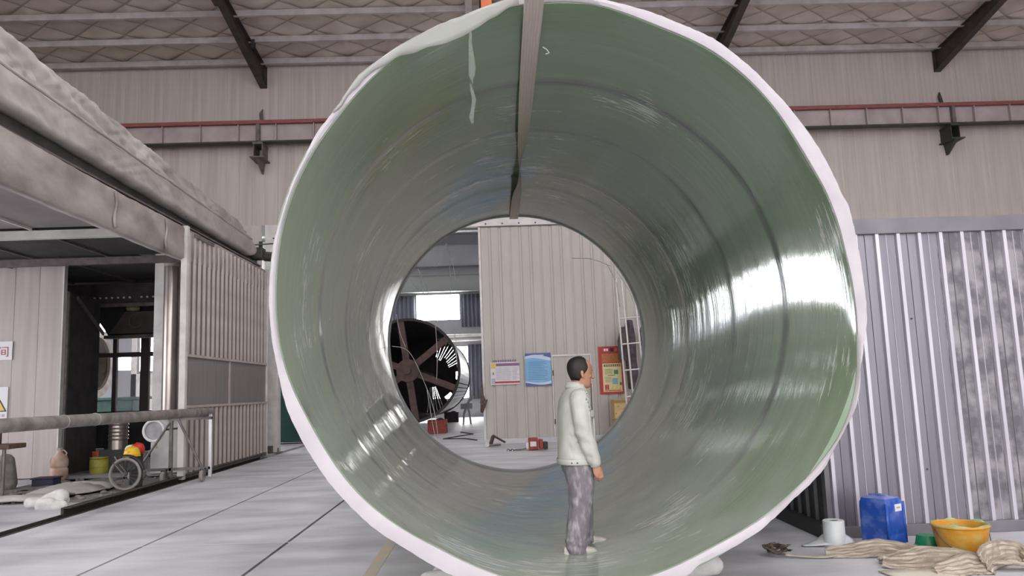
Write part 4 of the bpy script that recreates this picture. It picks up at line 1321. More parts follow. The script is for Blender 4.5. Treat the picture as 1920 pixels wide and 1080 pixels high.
def ribsheet(n, pitch, h):
    """n pitches of trapezoid profile; origin bottom left, ribs towards -Y"""
    prof = [(0, 0)]
    for k in range(n):
        x = k * pitch
        prof += [(x + .008, -.002), (x + .018, -.030), (x + .050, -.030), (x + .060, 0)]
    prof += [(n * pitch - .002, 0)]
    b = MB()
    b.sheet([[(x, y, z) for x, y in prof] for z in (0, h * .5, h)], .002)
    return b


for k in range(8):
    me = ribsheet(2, .215, 2.80).mesh('sheet')
    x = XE + .03 + k * .43
    mm = 'galv' if x < 4.4 else 'galv_dusty'
    o = part(en, 'sheet', mm, me)
    o.location = (x - 5, YE - .0 - 7.5, .10)
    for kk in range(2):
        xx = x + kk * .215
        part(en, 'rib_lit_strip', 'galv_lit', MB().loft([[(xx + .008, YE - .004, z), (xx + .016, YE - .036, z), (xx + .050, YE - .036, z), (xx + .060, YE - .004, z)] for z in (.105, 2.9)]))  # bright strips added over the ribs for light on their angled faces
        part(en, 'stiffening_rib', 'galv_lit' if kk else 'galv_frame', MB().loft([[(xx + .130, YE - .001, z), (xx + .134, YE - .009, z), (xx + .138, YE - .009, z), (xx + .142, YE - .001, z)] for z in (.105, 2.9)]))  # minor ribs, every second one in the painted lit colour
    if k in (2, 5):
        part(en, 'screw', 'dullsteel', MB().cyl((x + .1, YE - .02, 2.05), (x + .1, YE + .01, 2.05), .008, n=6).cyl((x + .1, YE - .02, .6), (x + .1, YE + .01, .6), .008, n=6))
part(en, 'top_rail', 'galv_frame', MB().bbox(XE - .06, 7.2, YE - .05, YE + .07, 2.90, 3.05, .006))
part(en, 'bottom_rail', 'galv_frame', MB().bbox(XE, 7.2, YE - .055, YE + .07, 0.0, .105, .006))
part(en, 'corner_post', 'galv_frame', MB().bbox(XE - .02, XE + .03, YE - .02, YE + .06, .1, 2.95, .005))
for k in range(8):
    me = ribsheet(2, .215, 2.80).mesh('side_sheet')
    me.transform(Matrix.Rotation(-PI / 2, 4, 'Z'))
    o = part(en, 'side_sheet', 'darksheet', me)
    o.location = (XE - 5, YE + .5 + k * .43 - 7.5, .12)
part(en, 'side_base_beam', 'blacksteel', MB().bbox(XE - .10, XE + .04, YE - .02, 11.0, 0, .13, .008))
part(en, 'side_top_rail', 'galv_frame', MB().bbox(XE - .05, XE + .05, YE, 11.0, 2.92, 3.02, .006))

# ------------------------------------------------------------------ right clutter
t = thing('blue_jerrycan', (3.42, 6.98, 0), 'dusty blue plastic jerrycan in front of the grey sheets', 'jerrycan', rz=math.radians(-60))
b = MB()
rings = []
for z, s in ((0, .90), (.02, .97), (.05, 1), (.12, 1), (.125, .985), (.14, .985), (.145, 1), (.36, 1), (.40, .97), (.43, .88), (.445, .72)):
    ring = []
    for k in range(40):
        a = 2 * PI * k / 40
        ca, sa = math.cos(a), math.sin(a)
        e = .22
        ring.append((.140 * s * math.copysign(abs(ca) ** e, ca), .130 * s * math.copysign(abs(sa) ** e, sa), z))
    rings.append(ring)
b.loft(rings)
obj('body', b, 'blue', t, 40, local=True)
obj('top_dust', MB().loft([[(p[0] * .995, p[1] * .995, p[2] + .003) for p in rings[i]] for i in (9, 10)]), 'bluedust', t, 40, local=True)['label'] = 'dusty pale top'
obj('neck', MB().lathe([(.035, .43), (.035, .452), (.03, .452), (.028, .44)], (-.08, .02, 0), 18), 'blue', t, 40, local=True)
obj('handle', MB().tube([(.09, 0, .42), (.06, 0, .447), (-.0, 0, .45), (-.03, 0, .43)], .018, 10), 'bluedust', t, True, local=True)
obj('label_sticker', MB().box(.136, .1415, -.01, .085, .325, .385), 'paper', t, local=True)
obj('label_text', MB().box(.1412, .1422, .01, .065, .348, .362), 'pgrey', t, local=True)
for sgn in (-1, 1):
    obj('edge_rib', MB().tube([(.132, sgn * .122, .05), (.132, sgn * .122, .40)], .014, 8), 'blue', t, True, local=True)

t = thing('film_roll', (3.06, 7.16, 0), 'white stretch film roll standing upright with loose film', 'film roll')
part(t, 'roll', 'filmroll', MB().lathe([(.105, 0), (.105, .015), (.095, .03), (.093, .22), (.088, .225), (.042, .225), (.042, .12)], (3.05, 7.14, 0), 30), 40)
part(t, 'core', 'hole', MB().lathe([(.04, .15), (.04, .218)], (3.05, 7.14, 0), 20))
rows = [[(3.0 - .035 * i, 7.06 + .01 * i + .055 * j * (1 - i / 9), .012 + .06 * (1 - i / 7) ** 2 * (i < 7) * (.3 + .2 * j)) for i in range(8)] for j in range(5)]
part(t, 'loose_film', 'filmroll', MB().sheet(rows, .004), True)
rows = [[(3.08 + .03 * i, 7.05 + .02 * j, .01 + (.13 - .02 * i) * j / 3) for i in range(5)] for j in range(4)]
part(t, 'side_flap', 'filmroll', MB().sheet(rows, .004), True)

t = thing('green_pail', (3.74, 6.84, 0), 'small green plastic pail lying upside down on the floor', 'pail')
part(t, 'body', 'green', MB().lathe([(.115, 0), (.112, .02), (.092, .115), (.085, .122), (.02, .122)], (3.74, 6.84, 0), 28), 40)
part(t, 'lip', 'green', MB().tube([(3.64, 6.82, .01), (3.60, 6.80, .04), (3.57, 6.8, .008)], [.03, .022, .012], 8), True)
t = bucket('yellow_bucket', 3.86, 6.55, .215, .25, 'yellow', 'dirty yellow bucket lined with dried green resin', 'bucket', True, 'resingreen', .17)
rows = []
for k in range(31):
    a = 2 * PI * k / 30
    rows.append([(3.86 + (.19 + .008 * q) * math.cos(a), 6.55 + (.19 + .008 * q) * math.sin(a), .18 + .028 * q + .03 * q / 3 * (nz(2 * math.cos(a), 2 * math.sin(a), 3) + .5 * nz(6 * math.cos(a), 6 * math.sin(a), 7))) for q in range(4)])
part(t, 'resin_liner', 'resingreen', MB().sheet(rows, .006), True)

# webbing slings on the floor


def striped(o, nc, dark, every=3):
    """woven lengthwise lines: every few threads in a darker yarn"""
    me = o.data
    me.materials.append(M[dark])
    n = len(me.polygons)
    for p in me.polygons:
        if p.index < 2 * (nc - 1) * (n // (2 * (nc - 1))) and (p.index // 2) % (nc - 1) % every == 1:
            p.material_index = 1
    return o


def ribbon(path, widths, t=.006, tilt=None, n=9, wob=.01, seed=0):
    """flat webbing along a path; tilt is the angle of its width from horizontal"""
    pts = [Vector(p) for p in path]
    # catmull-rom
    P_, Wd, T_ = [], [], []
    for i in range(len(pts) - 1):
        p0, p1, p2, p3 = pts[max(i - 1, 0)], pts[i], pts[i + 1], pts[min(i + 2, len(pts) - 1)]
        for k in range(10):
            s = k / 10
            P_.append(.5 * ((2 * p1) + (p2 - p0) * s + (2 * p0 - 5 * p1 + 4 * p2 - p3) * s * s + (3 * p1 - p0 - 3 * p2 + p3) * s ** 3))
            Wd.append(widths[i] + (widths[i + 1] - widths[i]) * s)
            T_.append((tilt[i] + (tilt[i + 1] - tilt[i]) * s) if tilt else 0)
    P_.append(pts[-1])
    Wd.append(widths[-1])
    T_.append(tilt[-1] if tilt else 0)
    rows = []
    for i, p in enumerate(P_):
        d = (P_[min(i + 1, len(P_) - 1)] - P_[max(i - 1, 0)])
        d.z = 0
        d = d.normalized() if d.length > 1e-6 else Vector((1, 0, 0))
        side = Vector((-d.y, d.x, 0))
        a = math.radians(T_[i])
        wv = side * math.cos(a) + Vector((0, 0, 1)) * math.sin(a)
        nrm = Vector((0, 0, 1)) * math.cos(a) - side * math.sin(a)
        r = []
        for j in range(n):
            e = j / (n - 1) - .5
            q = p + wv * Wd[i] * e + nrm * (wob * nz(i * .25, e * 4, seed) + .008 * (j % 2))
            q.z = max(q.z, .006)
            r.append(q)
        rows.append(r)
    return MB().sheet(rows, t)


t = thing('lifting_sling', (3.5, 6.2, 0), 'pile of worn beige lifting webbing on the floor at right', 'sling')
striped(part(t, 'webbing', 'beltw', ribbon([(2.78, 6.72, .03), (2.98, 6.66, .05), (3.2, 6.62, .08), (3.42, 6.52, .05), (3.55, 6.3, .04)], [.11, .13, .14, .13, .09], .012, [30, 55, 62, 55, 30], 11, .03, 1)), 11, 'beltdark', 2)
striped(part(t, 'webbing', 'beltw', ribbon([(3.05, 6.28, .04), (3.2, 6.18, .06), (3.42, 6.14, .08), (3.62, 6.10, .06), (3.72, 6.0, .05)], [.1, .15, .18, .16, .12], .012, [35, 60, 68, 62, 45], 11, .03, 2)), 11, 'beltdark', 2)
striped(part(t, 'webbing', 'beltw', ribbon([(3.66, 5.92, .05), (3.72, 6.02, .09), (3.86, 6.12, .10), (4.0, 6.2, .10), (4.1, 6.2, .08), (4.1, 6.12, .04)], [.15, .18, .19, .18, .16, .14], .012, [55, 64, 68, 66, 66, 66], 11, .025, 3)), 11, 'beltdark', 2)
striped(part(t, 'webbing', 'beltw', ribbon([(3.3, 5.98, .03), (3.45, 5.96, .05), (3.58, 5.98, .06), (3.7, 5.96, .04)], [.12, .16, .18, .14], .012, [25, 50, 55, 35], 11, .02, 4)), 11, 'beltdark', 2)
striped(part(t, 'webbing', 'beltw', ribbon([(3.08, 6.40, .03), (3.25, 6.36, .07), (3.45, 6.32, .10), (3.62, 6.22, .06)], [.09, .12, .13, .1], .012, [-10, 10, 20, 30], 11, .02, 6)), 11, 'beltdark', 2)
striped(part(t, 'webbing', 'beltw', ribbon([(3.5, 6.02, .03), (3.68, 6.10, .05), (3.9, 6.02, .05), (4.1, 6.0, .03)], [.1, .12, .12, .1], .012, [5, 10, -10, 0], 11, .02, 7)), 11, 'beltdark', 2)
part(t, 'loose_end', 'beltw', ribbon([(2.45, 6.76, .02), (2.6, 6.70, .012), (2.74, 6.66, .012), (2.85, 6.66, .03)], [.02, .03, .035, .05], .006, [0, 10, 5, 15], 5, .008, 5), True)
rows = [[(2.93 + .09 * i + .02 * j, 6.12 - .11 * j + .02 * math.sin(i), .012 + .012 * nz(i * .5, j * .5, 1)) for i in range(6)] for j in range(5)]
tag(obj('cream_sheet', MB().sheet(rows, .008), 'cream', smooth=True), 'smooth cream plastic sheet under the webbing at the bottom', 'sheet')
rows = [[(4.12 + .1 * i, 6.32 - .12 * j - .02 * i, .10 - .02 * j + .02 * math.sin(i * .8) - .012 * i) for i in range(7)] for j in range(5)]
tag(obj('cream_roll', MB().sheet(rows, .02), 'cream', smooth=True), 'cream plastic offcut right of the webbing at the frame edge', 'sheet')
b = MB()
rnd = random.Random(11)
cx, cy = 2.42, 6.86
for k in range(9):
    a0 = rnd.uniform(0, 6.28)
    R0 = rnd.uniform(.05, .12)
    pts = [(cx + R0 * math.cos(a0 + s) + rnd.uniform(-.02, .02), cy + R0 * .8 * math.sin(a0 + s) + rnd.uniform(-.02, .02), .02 + .05 * abs(math.sin(a0 + s * .7)) + rnd.uniform(0, .02)) for s in np.linspace(0, 4, 7)]
    b.add(*(lambda r: (r.v, r.f))(ribbon(pts, [.03] * 7, .006, [30 * math.sin(k + i) for i in range(7)], 4, .004, k)))
tag(obj('strap_tangle', b, 'brownstrap', smooth=True), 'tangled dirty brown straps on the floor under the tank side', 'straps')

# ------------------------------------------------------------------ the tank
TA, TB = Vector((.589, 5.45, 2.217)), Vector((.445, 12.72, 2.297))
TL = (TB - TA).length
tk = thing('fibreglass_tank', TA, 'huge green open ended fibreglass tank cylinder lying on its side', 'tank')
dv = (TB - TA).normalized()
tk.rotation_euler = (math.asin(dv.z), 0, -math.atan2(dv.x, dv.y))
RI = 2.09


def polar(pts):
    A = np.radians([p[0] for p in pts])
    Rr = np.array([p[1] for p in pts])
    A = np.r_[A - 2 * PI, A, A + 2 * PI]
    Rr = np.r_[Rr, Rr, Rr]
    return lambda t: float(np.interp(t % (2 * PI), A, Rr))


# the ragged mouth as measured: (degrees, radius in metres) of the inner and outer edge
INP = [(9.5, 2.014), (15.6, 2.032), (19.3, 2.011), (27.5, 1.992), (36.0, 2.022), (43.1, 2.052), (51.6, 2.062), (57.9, 2.078), (66.2, 2.065), (73.0, 2.074), (83.7, 2.148), (132.6, 2.097), (139.8, 2.078), (146.6, 2.081), (153.9, 2.089), (160.0, 2.089), (168.5, 2.088), (175.6, 2.077), (181.4, 2.083), (184.8, 2.077), (194.1, 2.085), (202.5, 2.053), (209.3, 2.046), (216.2, 2.055), (223.2, 2.056), (229.2, 2.053), (236.5, 2.027), (244.6, 2.017), (249.8, 2.049), (284.8, 2.068), (291.3, 2.048), (299.1, 2.052), (307.4, 2.092), (317.3, 2.117), (324.2, 2.163), (334.3, 2.185), (342.3, 2.133), (351.6, 2.072), (358.3, 2.051)]
OUTP = [(0.8, 2.121), (9.0, 2.121), (14.7, 2.13), (17.3, 2.113), (25.3, 2.106), (33.4, 2.103), (41.9, 2.121), (51.9, 2.137), (57.5, 2.151), (65.1, 2.14), (73.5, 2.148), (83.8, 2.177), (98.5, 2.184), (109.4, 2.144), (120.9, 2.148), (133.2, 2.164), (139.9, 2.121), (146.6, 2.124), (152.6, 2.114), (159.0, 2.111), (165.0, 2.106), (170.4, 2.117), (176.7, 2.115), (181.3, 2.12), (184.7, 2.118), (193.8, 2.123), (202.8, 2.149), (208.1, 2.151), (213.7, 2.145), (221.4, 2.147), (228.0, 2.152), (234.2, 2.132), (241.2, 2.129), (245.1, 2.138), (289.7, 2.14), (292.0, 2.108), (298.9, 2.12), (305.3, 2.133), (313.7, 2.137), (322.0, 2.188), (329.1, 2.174), (333.8, 2.196), (337.5, 2.188), (342.4, 2.143), (346.3, 2.141), (352.3, 2.14)]
fin, fout = polar(INP), polar(OUTP)


def smooth_in(t):
    return sum(fin(t + d) for d in np.linspace(-.10, .10, 7)) / 7


NT, NL = 224, 110
rin = [smooth_in(2 * PI * k / NT) for k in range(NT)]
rsm = [sum(fin(2 * PI * k / NT + d) for d in np.linspace(-.5, .5, 15)) / 15 for k in range(NT)]
rings = []
for i in range(NL + 1):
    y = TL * i / NL
    w = max(0, 1 - y / 2.4)
    ring = []
    for k in range(NT):
        t = 2 * PI * k / NT
        w1 = max(0, 1 - y / .35)
        r = RI + (rsm[k] - RI) * w * w + (rin[k] - rsm[k]) * w1 * w1 + .004 * nz(math.cos(t) * .9, y * .5, math.sin(t) * .9) + .0025 * nz(math.cos(t) * .8 + 9, y * 6, math.sin(t) * .8)
        # winding steps at the colour rings
        for yc_, dd in ((1.45, .008), (2.9, .006), (4.75, .008), (5.35, -.006)):
            r += dd / (1 + math.exp(-(y + .07 * math.cos(t) * RI - yc_) * 40)) - dd * .5
        ring.append((r * math.cos(t), y, r * math.sin(t)))
    rings.append(ring)
outer = [[((2.125) * math.cos(2 * PI * k / NT), y, 2.125 * math.sin(2 * PI * k / NT)) for k in range(NT)] for y in (TL, TL * .5, .0)]
b = MB()
b.loft(rings + outer + [rings[0]], False)
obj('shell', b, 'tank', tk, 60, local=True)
# white cloth round the mouth, thick and ragged
b = MB()
rg = []
NR = 360
rj = random.Random(5)
jit = [rj.uniform(-.006, .006) for _ in range(NR)]
for k in range(NR):
    t = 2 * PI * k / NR
    ri, ro = smooth_in(t) - .002, fout(t) + jit[k] * .4 + .005 * nz(math.cos(t) * 8, math.sin(t) * 8, 1)
    ro = max(ro, ri + .012)
    c, s_ = math.cos(t), math.sin(t)
    y0 = .012 * nz(c * 4, s_ * 4, 7)
    rg.append([(ri * c, .04, ri * s_), (ri * c, -.015 + y0, ri * s_), ((ri * .6 + ro * .4) * c, -.03 + y0, (ri * .6 + ro * .4) * s_), (ro * c, -.02 + y0 * 2, ro * s_), (ro * 1.001 * c, .03, ro * 1.001 * s_), (2.127 * c, .10, 2.127 * s_)])
b.loft(rg + [rg[0]], False)
obj('mouth_cloth', b, 'rimcloth', tk, 50, local=True)['label'] = 'ragged white cloth edge around the mouth'
# thin pale edge on the far rim
b = MB()
rg = []
for k in range(180):
    t = 2 * PI * k / 180
    j = .008 * nz(math.cos(t) * 6, math.sin(t) * 6, 3)
    c, s_ = math.cos(t), math.sin(t)
    rg.append([((2.075 + j) * c, TL, (2.075 + j) * s_), ((2.08 + j) * c, TL + .03, (2.08 + j) * s_), (2.13 * c, TL + .03, 2.13 * s_), (2.13 * c, TL, 2.13 * s_)])
b.loft(rg + [rg[0]], False)
obj('far_edge', b, 'rimcloth', tk, 50, local=True)
# translucent film hanging over the upper left of the mouth: (angle deg, radius in, radius out)
rows = []
for k in range(41):
    f = k / 40
    a = math.radians(98 + f * 44)
    ro = fout(a) - .004
    dip = .15 * math.sin(PI * min(1, f * 1.25)) ** .8 if f < .8 else 0
    dip = .105 * math.exp(-((f - .33) / .24) ** 2) + .012 * (1 + nz(f * 14, 3, 3))
    ri = ro - .03 * min(1, 6 * (1 - f)) - dip
    rows.append([((ro + (ri - ro) * q / 4) * math.cos(a), -.04 - .01 * math.sin(q) - .01 * nz(f * 8, q, 5), (ro + (ri - ro) * q / 4) * math.sin(a)) for q in range(5)])
obj('film_flap', MB().sheet(rows, .002), 'film', tk, True, local=True)['label'] = 'translucent film flap at the upper left'
# clear shred hanging from the flap
b = MB()
sx, sy = -.66, -.03
pr = [(1.95, .012), (1.86, .016), (1.80, .020), (1.74, .026), (1.68, .034), (1.62, .04), (1.57, .036), (1.53, .014)]
b.tube([(sx + .004 * math.sin(z * 20), sy, z) for z, r in pr], [r * .7 for z, r in pr], 8, True, .25, (0, 1, 0))
pr2 = [(1.50, .010), (1.45, .016), (1.38, .024), (1.30, .02), (1.25, .028), (1.20, .012)]
b.tube([(sx + .012 * math.sin(z * 24), sy, z) for z, r in pr2], [r * .7 for z, r in pr2], 8, True, .25, (0, 1, 0))
b.tube([(sx, sy, 1.535), (sx + .004, sy, 1.5)], .005, 6)
obj('film_shred', b, 'clearfilm', tk, True, local=True)
# loose glass strands at the far mouth
ST = [[(-1.12, 1.66), (-1.02, 1.3), (-.99, 1.0)], [(-1.12, 1.66), (-1.07, 1.15), (-1.08, .6), (-1.02, .1), (-1.0, -.4)],
      [(-1.6, 1.25), (-1.48, .95), (-1.35, .55)], [(-1.6, 1.25), (-1.52, .8), (-1.56, .55)],
      [(-2.05, -.02), (-1.78, -.12), (-1.55, -.6), (-1.38, -1.15), (-1.32, -1.85)], [(-1.97, .5), (-1.92, .2), (-1.83, -.05)],
      [(-1.34, .45), (-1.32, -.2), (-1.34, -.6)], [(-1.5, -.75), (-1.42, -1.3), (-1.37, -1.6)], [(-1.12, 1.66), (-1.3, 1.3)], [(-1.72, 1.05), (-1.62, .9)],
      [(1.62, 1.2), (1.3, 1.33), (.95, 1.35)], [(1.72, 1.1), (1.9, .8), (1.98, .55)], [(1.55, 1.25), (1.7, .9), (1.74, .5)]]
for s in ST:
    pts = [Vector((x, TL + .05, z)) for x, z in s]
    P_ = []
    for i in range(len(pts) - 1):
        p0, p1, p2, p3 = pts[max(i - 1, 0)], pts[i], pts[i + 1], pts[min(i + 2, len(pts) - 1)]
        for k in range(6):
            q = k / 6
            P_.append(.5 * ((2 * p1) + (p2 - p0) * q + (2 * p0 - 5 * p1 + 4 * p2 - p3) * q * q + (3 * p1 - p0 - 3 * p2 + p3) * q ** 3))
    P_.append(pts[-1])
    obj('fibre_strand', MB().tube(P_, [.0055] * (len(P_) - 1) + [.003], 5), 'fibre', tk, True, local=True)
# wedge under the mouth
for k, (x, lab) in enumerate(((-.42, 'left of the mouth bottom'), (1.55, 'right of the mouth bottom'))):
    b = MB().limb([(x - .12, 6.2, .07), (x + .14, 6.25, .08)], [.07, .08], 12).limb([(x - .05, 6.5, .06), (x + .1, 6.6, .07)], [.06, .07], 12)
    tag(obj('sandbag_chock', voxel(b, .02, 3), 'foam'), 'pale bagged chock wedged under the tank, ' + lab, 'chock', 'chocks under the tank')
for y in (8.2, 11.6):
    b = MB().bbox(-.6, 1.7, y - .2, y + .2, 0, .09, .01)
    for sx in (-1, 1):
        x = .53 + sx * .95
        b.add([(x - .3, y - .15, .09), (x + .3, y - .15, .09), (x + .3, y + .15, .09), (x - .3, y + .15, .09), (x + sx * .28, y - .15, .38 if sx > 0 else .38), (x + sx * .28, y + .15, .38)],
              [(0, 1, 2, 3), (0, 4, 1), (3, 2, 5), (1, 4, 5, 2), (0, 3, 5, 4)])
    tag(obj('tank_cradle', b, 'dullsteel', loc=(.53, y, 0)), 'low steel cradle under the tank, %s one' % ('nearer' if y < 10 else 'farther'), 'cradle', 'cradles under the tank')

# lifting sling through the top of the tank
t = thing('hoisting_strap', (.4, 9, 4.2), 'beige hoisting strap running along the inside top of the tank', 'strap')


def tank_top(x, y):
    f = (y - 5.45) / 7.27
    cx, cz = .589 - .144 * f, 2.217 + .08 * f
    return cz + math.sqrt(max(0, (2.09) ** 2 - (x - cx) ** 2)), x - cx


rows = []
PX = [(5.2, .395), (5.5, .40), (6.0, .405), (7.0, .42), (8.0, .435), (8.6, .44), (9.3, .445), (10.0, .45), (11.2, .46), (12.4, .465), (12.78, .465)]
TW = [(5.2, 0), (7, 8), (8.4, 40), (9.3, 80), (9.9, 84), (10.6, 40), (11.4, 8), (12.78, 0)]
for i in range(90):
    y = 5.2 + (12.78 - 5.2) * i / 89
    x = np.interp(y, [p[0] for p in PX], [p[1] for p in PX])
    a = math.radians(float(np.interp(y, [p[0] for p in TW], [p[1] for p in TW])))
    z = tank_top(x, y)[0] - .035 - .05 * abs(math.sin(a))
    hw = .072
    rows.append([(x + hw * e * math.cos(a), y, z + hw * e * math.sin(a) + .0025 * (j % 2)) for j, e in enumerate(np.linspace(-1, 1, 13))])
rows = [[(p[0] , p[1] - .35, p[2] + .8) for p in rows[0]], [(p[0], p[1] - .16, p[2] + .30) for p in rows[0]], [(p[0], p[1] - .05, p[2] + .06) for p in rows[0]]] + rows
striped(part(t, 'webbing', 'sling', MB().sheet(rows, .006)), 13, 'slingdark', 2)
part(t, 'frayed_tuft', 'fibre', MB().tube([(.50, 5.9, 4.22), (.53, 5.9, 4.20), (.55, 5.9, 4.17), (.52, 5.9, 4.16)], .004, 5))

# orange hoist hook block above the tank, just out of sight but for its foot
t = thing('hoist_block', (.05, 7.4, 5.1), 'orange hoist block hanging just above the tank mouth', 'hoist')
part(t, 'side_plate', 'orange', MB().bbox(.02, .14, 8.1, 8.3, 5.45, 5.95, .01))
part(t, 'post', 'bracket_pale', MB().bbox(-.16, -.08, 8.15, 8.25, 5.36, 5.95, .006))

# ------------------------------------------------------------------ the man
PX0, PY0, PZ0 = .735, 6.66, .139
man = thing('person', (PX0, PY0, PZ0), 'balding man in white jacket and dusty trousers standing inside the tank mouth', 'person', rz=math.radians(8))
man.scale = (.998, .998, .998)


def ell(cx, cy, z, hx, hy, n=28, e=1., tilt=0):
    r = []
    for k in range(n):
        a = 2 * PI * k / n
        ca, sa = math.cos(a), math.sin(a)
        ca, sa = math.copysign(abs(ca) ** e, ca), math.copysign(abs(sa) ** e, sa)
        r.append((cx + hx * ca, cy + hy * sa, z + tilt * hx * ca))
    return r


# head rings in head space: z above chin, front x, back x, half width
HZ = [(-.004, .070, -.012, .030), (.008, .080, -.032, .044), (.024, .086, -.046, .054), (.045, .087, -.058, .062), (.066, .084, -.070, .068), (.088, .083, -.082, .072),
      (.110, .086, -.092, .075), (.130, .089, -.097, .077), (.150, .088, -.098, .078), (.170, .082, -.095, .076), (.190, .070, -.086, .070), (.207, .052, -.070, .060), (.220, .028, -.046, .044), (.228, .004, -.020, .020)]


def head_ring(z, f, bk, hw, n=40, grow=0.):
    r = []
    cx, hx = (f + bk) / 2, (f - bk) / 2 + grow
    for k in range(n):
        a = 2 * PI * k / n
        ca, sa = math.cos(a), math.sin(a)
        x = cx + hx * math.copysign(abs(ca) ** .92, ca)
        y = (hw + grow) * math.copysign(abs(sa) ** .9, sa)
        r.append((x, y, z))
    return r


HO = Vector((.018, 0, 1.365))
HR = Matrix.Scale(1.12, 4) @ Matrix.Rotation(math.radians(8), 4, 'Z') @ Matrix.Rotation(math.radians(6), 4, 'Y')


def hp(p):
    return tuple(HO + HR @ Vector(p))


body = MB()
body.loft([[hp(p) for p in head_ring(*h)] for h in HZ])
# nose, brow, lips, chin, ears, eye sockets' brow ridge
body.limb([hp(p) for p in ((.086, 0, .130), (.100, 0, .104), (.109, 0, .082))], [.009, .011, .0135], 10)
body.limb([hp((.092, -.012, .079)), hp((.092, .012, .079))], [.008, .008], 8)
for sg in (-1, 1):
    body.limb([hp((.074, sg * .045, .126)), hp((.085, sg * .018, .128))], [.010, .009], 8)
    body.limb([hp((.060, sg * .050, .088)), hp((.072, sg * .034, .084))], [.016, .014], 8)
body.limb([hp((.082, -.018, .052)), hp((.090, 0, .054)), hp((.082, .018, .052))], [.006, .008, .006], 8)
body.limb([hp((.080, -.016, .041)), hp((.088, 0, .042)), hp((.080, .016, .041))], [.006, .008, .006], 8)
body.limb([hp((.074, -.012, .014)), hp((.074, .012, .014))], [.015, .015], 8)
for sg in (-1, 1):
    body.limb([hp((-.018, sg * .078, .118)), hp((-.020, sg * .085, .100)), hp((-.012, sg * .083, .078)), hp((-.004, sg * .077, .066))], [.012, .015, .012, .008], 10, .45, (0, 1, 0))
# neck and trunk
body.limb([(-.03, 0, 1.25), (-.012, 0, 1.32), hp((-.012, 0, .03)), hp((-.015, 0, .07))], [.075, .066, .060, .058], 18)
body.loft([ell(-.03, 0, z, hx, hy) for z, hx, hy in ((.74, .11, .15), (.9, .11, .14), (1.05, .115, .15), (1.2, .105, .165), (1.28, .08, .15), (1.33, .05, .08))])
AR = {-1: [(-.03, -.175, 1.27), (-.035, -.225, 1.14), (-.028, -.24, 1.0), (.015, -.235, .86), (.058, -.225, .742)],
      1: [(-.03, .175, 1.27), (-.03, .225, 1.14), (-.02, .24, 1.0), (.02, .235, .86), (.05, .225, .742)]}
for sg in (-1, 1):
    body.limb(AR[sg], [.055, .046, .042, .036, .028], 12)
    w = Vector(AR[sg][-1])
    yy = -sg
    # palm, back of the hand outwards; fingers curl inwards and forwards
    body.limb([w + Vector((.004, 0, -.01)), w + Vector((.014, 0, -.045)), w + Vector((.020, 0, -.075))], [.027, .036, .037], 12, .42, (0, 1, 0))
    for q, (ox, ln) in enumerate(((.040, .068), (.018, .076), (-.003, .070), (-.023, .056))):
        k0 = w + Vector((.022 + ox * .85, 0, -.082 - (.004 if q in (1, 2) else 0)))
        k1 = k0 + Vector((.006, .004 * yy, -ln * .45))
        k2 = k1 + Vector((.000, .020 * yy, -ln * .26))
        k3 = k2 + Vector((-.006, .020 * yy, -ln * .06))
        body.limb([w + Vector((.016 + ox * .6, 0, -.05)), k0, k1, k2, k3], [.009, .0098, .0092, .0085, .0075], 8)
    body.limb([w + Vector((.030, .006 * yy, -.03)), w + Vector((.056, .014 * yy, -.055)), w + Vector((.064, .020 * yy, -.085)), w + Vector((.060, .024 * yy, -.105))], [.015, .0125, .011, .009], 8)
LG = {-1: [(-.03, -.085, .76), (-.05, -.10, .42), (-.10, -.115, .07)], 1: [(-.02, .085, .76), (.04, .15, .43), (.055, .20, .09)]}
for sg in (-1, 1):
    body.limb(LG[sg], [.085, .055, .04], 12)
    f0 = Vector(LG[sg][2])
    body.limb([f0 + Vector((-.02, 0, -.02)), f0 + Vector((.10, 0, -.03))], [.035, .03], 10)
me = voxel(body, .0048, 2, .4)
obj('body', me, 'skin', man, local=True)
# eyes, brows, mouth
for sg in (-1, 1):
    bm_ = MB().limb([hp((.076, sg * .026, .111)), hp((.073, sg * .040, .111))], [.0055, .0045], 8)
    obj('eye', bm_, 'eye', man, True, local=True)
    obj('eyebrow', MB().limb([hp((.089, sg * .016, .131)), hp((.083, sg * .036, .134)), hp((.070, sg * .052, .129))], [.005, .005, .003], 8), 'hair', man, True, local=True)
obj('mouth', MB().limb([hp((.081, -.020, .047)), hp((.095, 0, .048)), hp((.081, .020, .047))], [.002, .0026, .002], 6), 'lip', man, True, local=True)
# hair: back and sides, thinning over the crown, forehead bare
b = MB()
NH = 40
rows = []
for (z, f, bk, hw) in HZ:
    if z < .030:
        continue
    full = head_ring(z, f, bk, hw, 80, .006 + .003 * math.sin(z * 40))
    # hair reaches forward to this angle from the back
    lim = np.interp(z, [.03, .055, .075, .10, .125, .15, .17, .19, .21, .228], [50, 64, 78, 92, 104, 108, 106, 104, 110, 125])
    row = []
    for k in range(NH + 1):
        a = math.radians(180 - lim + 2 * lim * k / NH)
        ca, sa = math.cos(a), math.sin(a)
        cx, hx = (f + bk) / 2, (f - bk) / 2
        gr = .007 * min(1, 3 * min(k, NH - k) / NH + .15)
        row.append(hp((cx + (hx + gr) * math.copysign(abs(ca) ** .92, ca), (hw + gr) * math.copysign(abs(sa) ** .9, sa), z + gr * .6)))
    rows.append(row)
b.sheet(rows, .006)
obj('hair', b, 'hair', man, True, local=True)
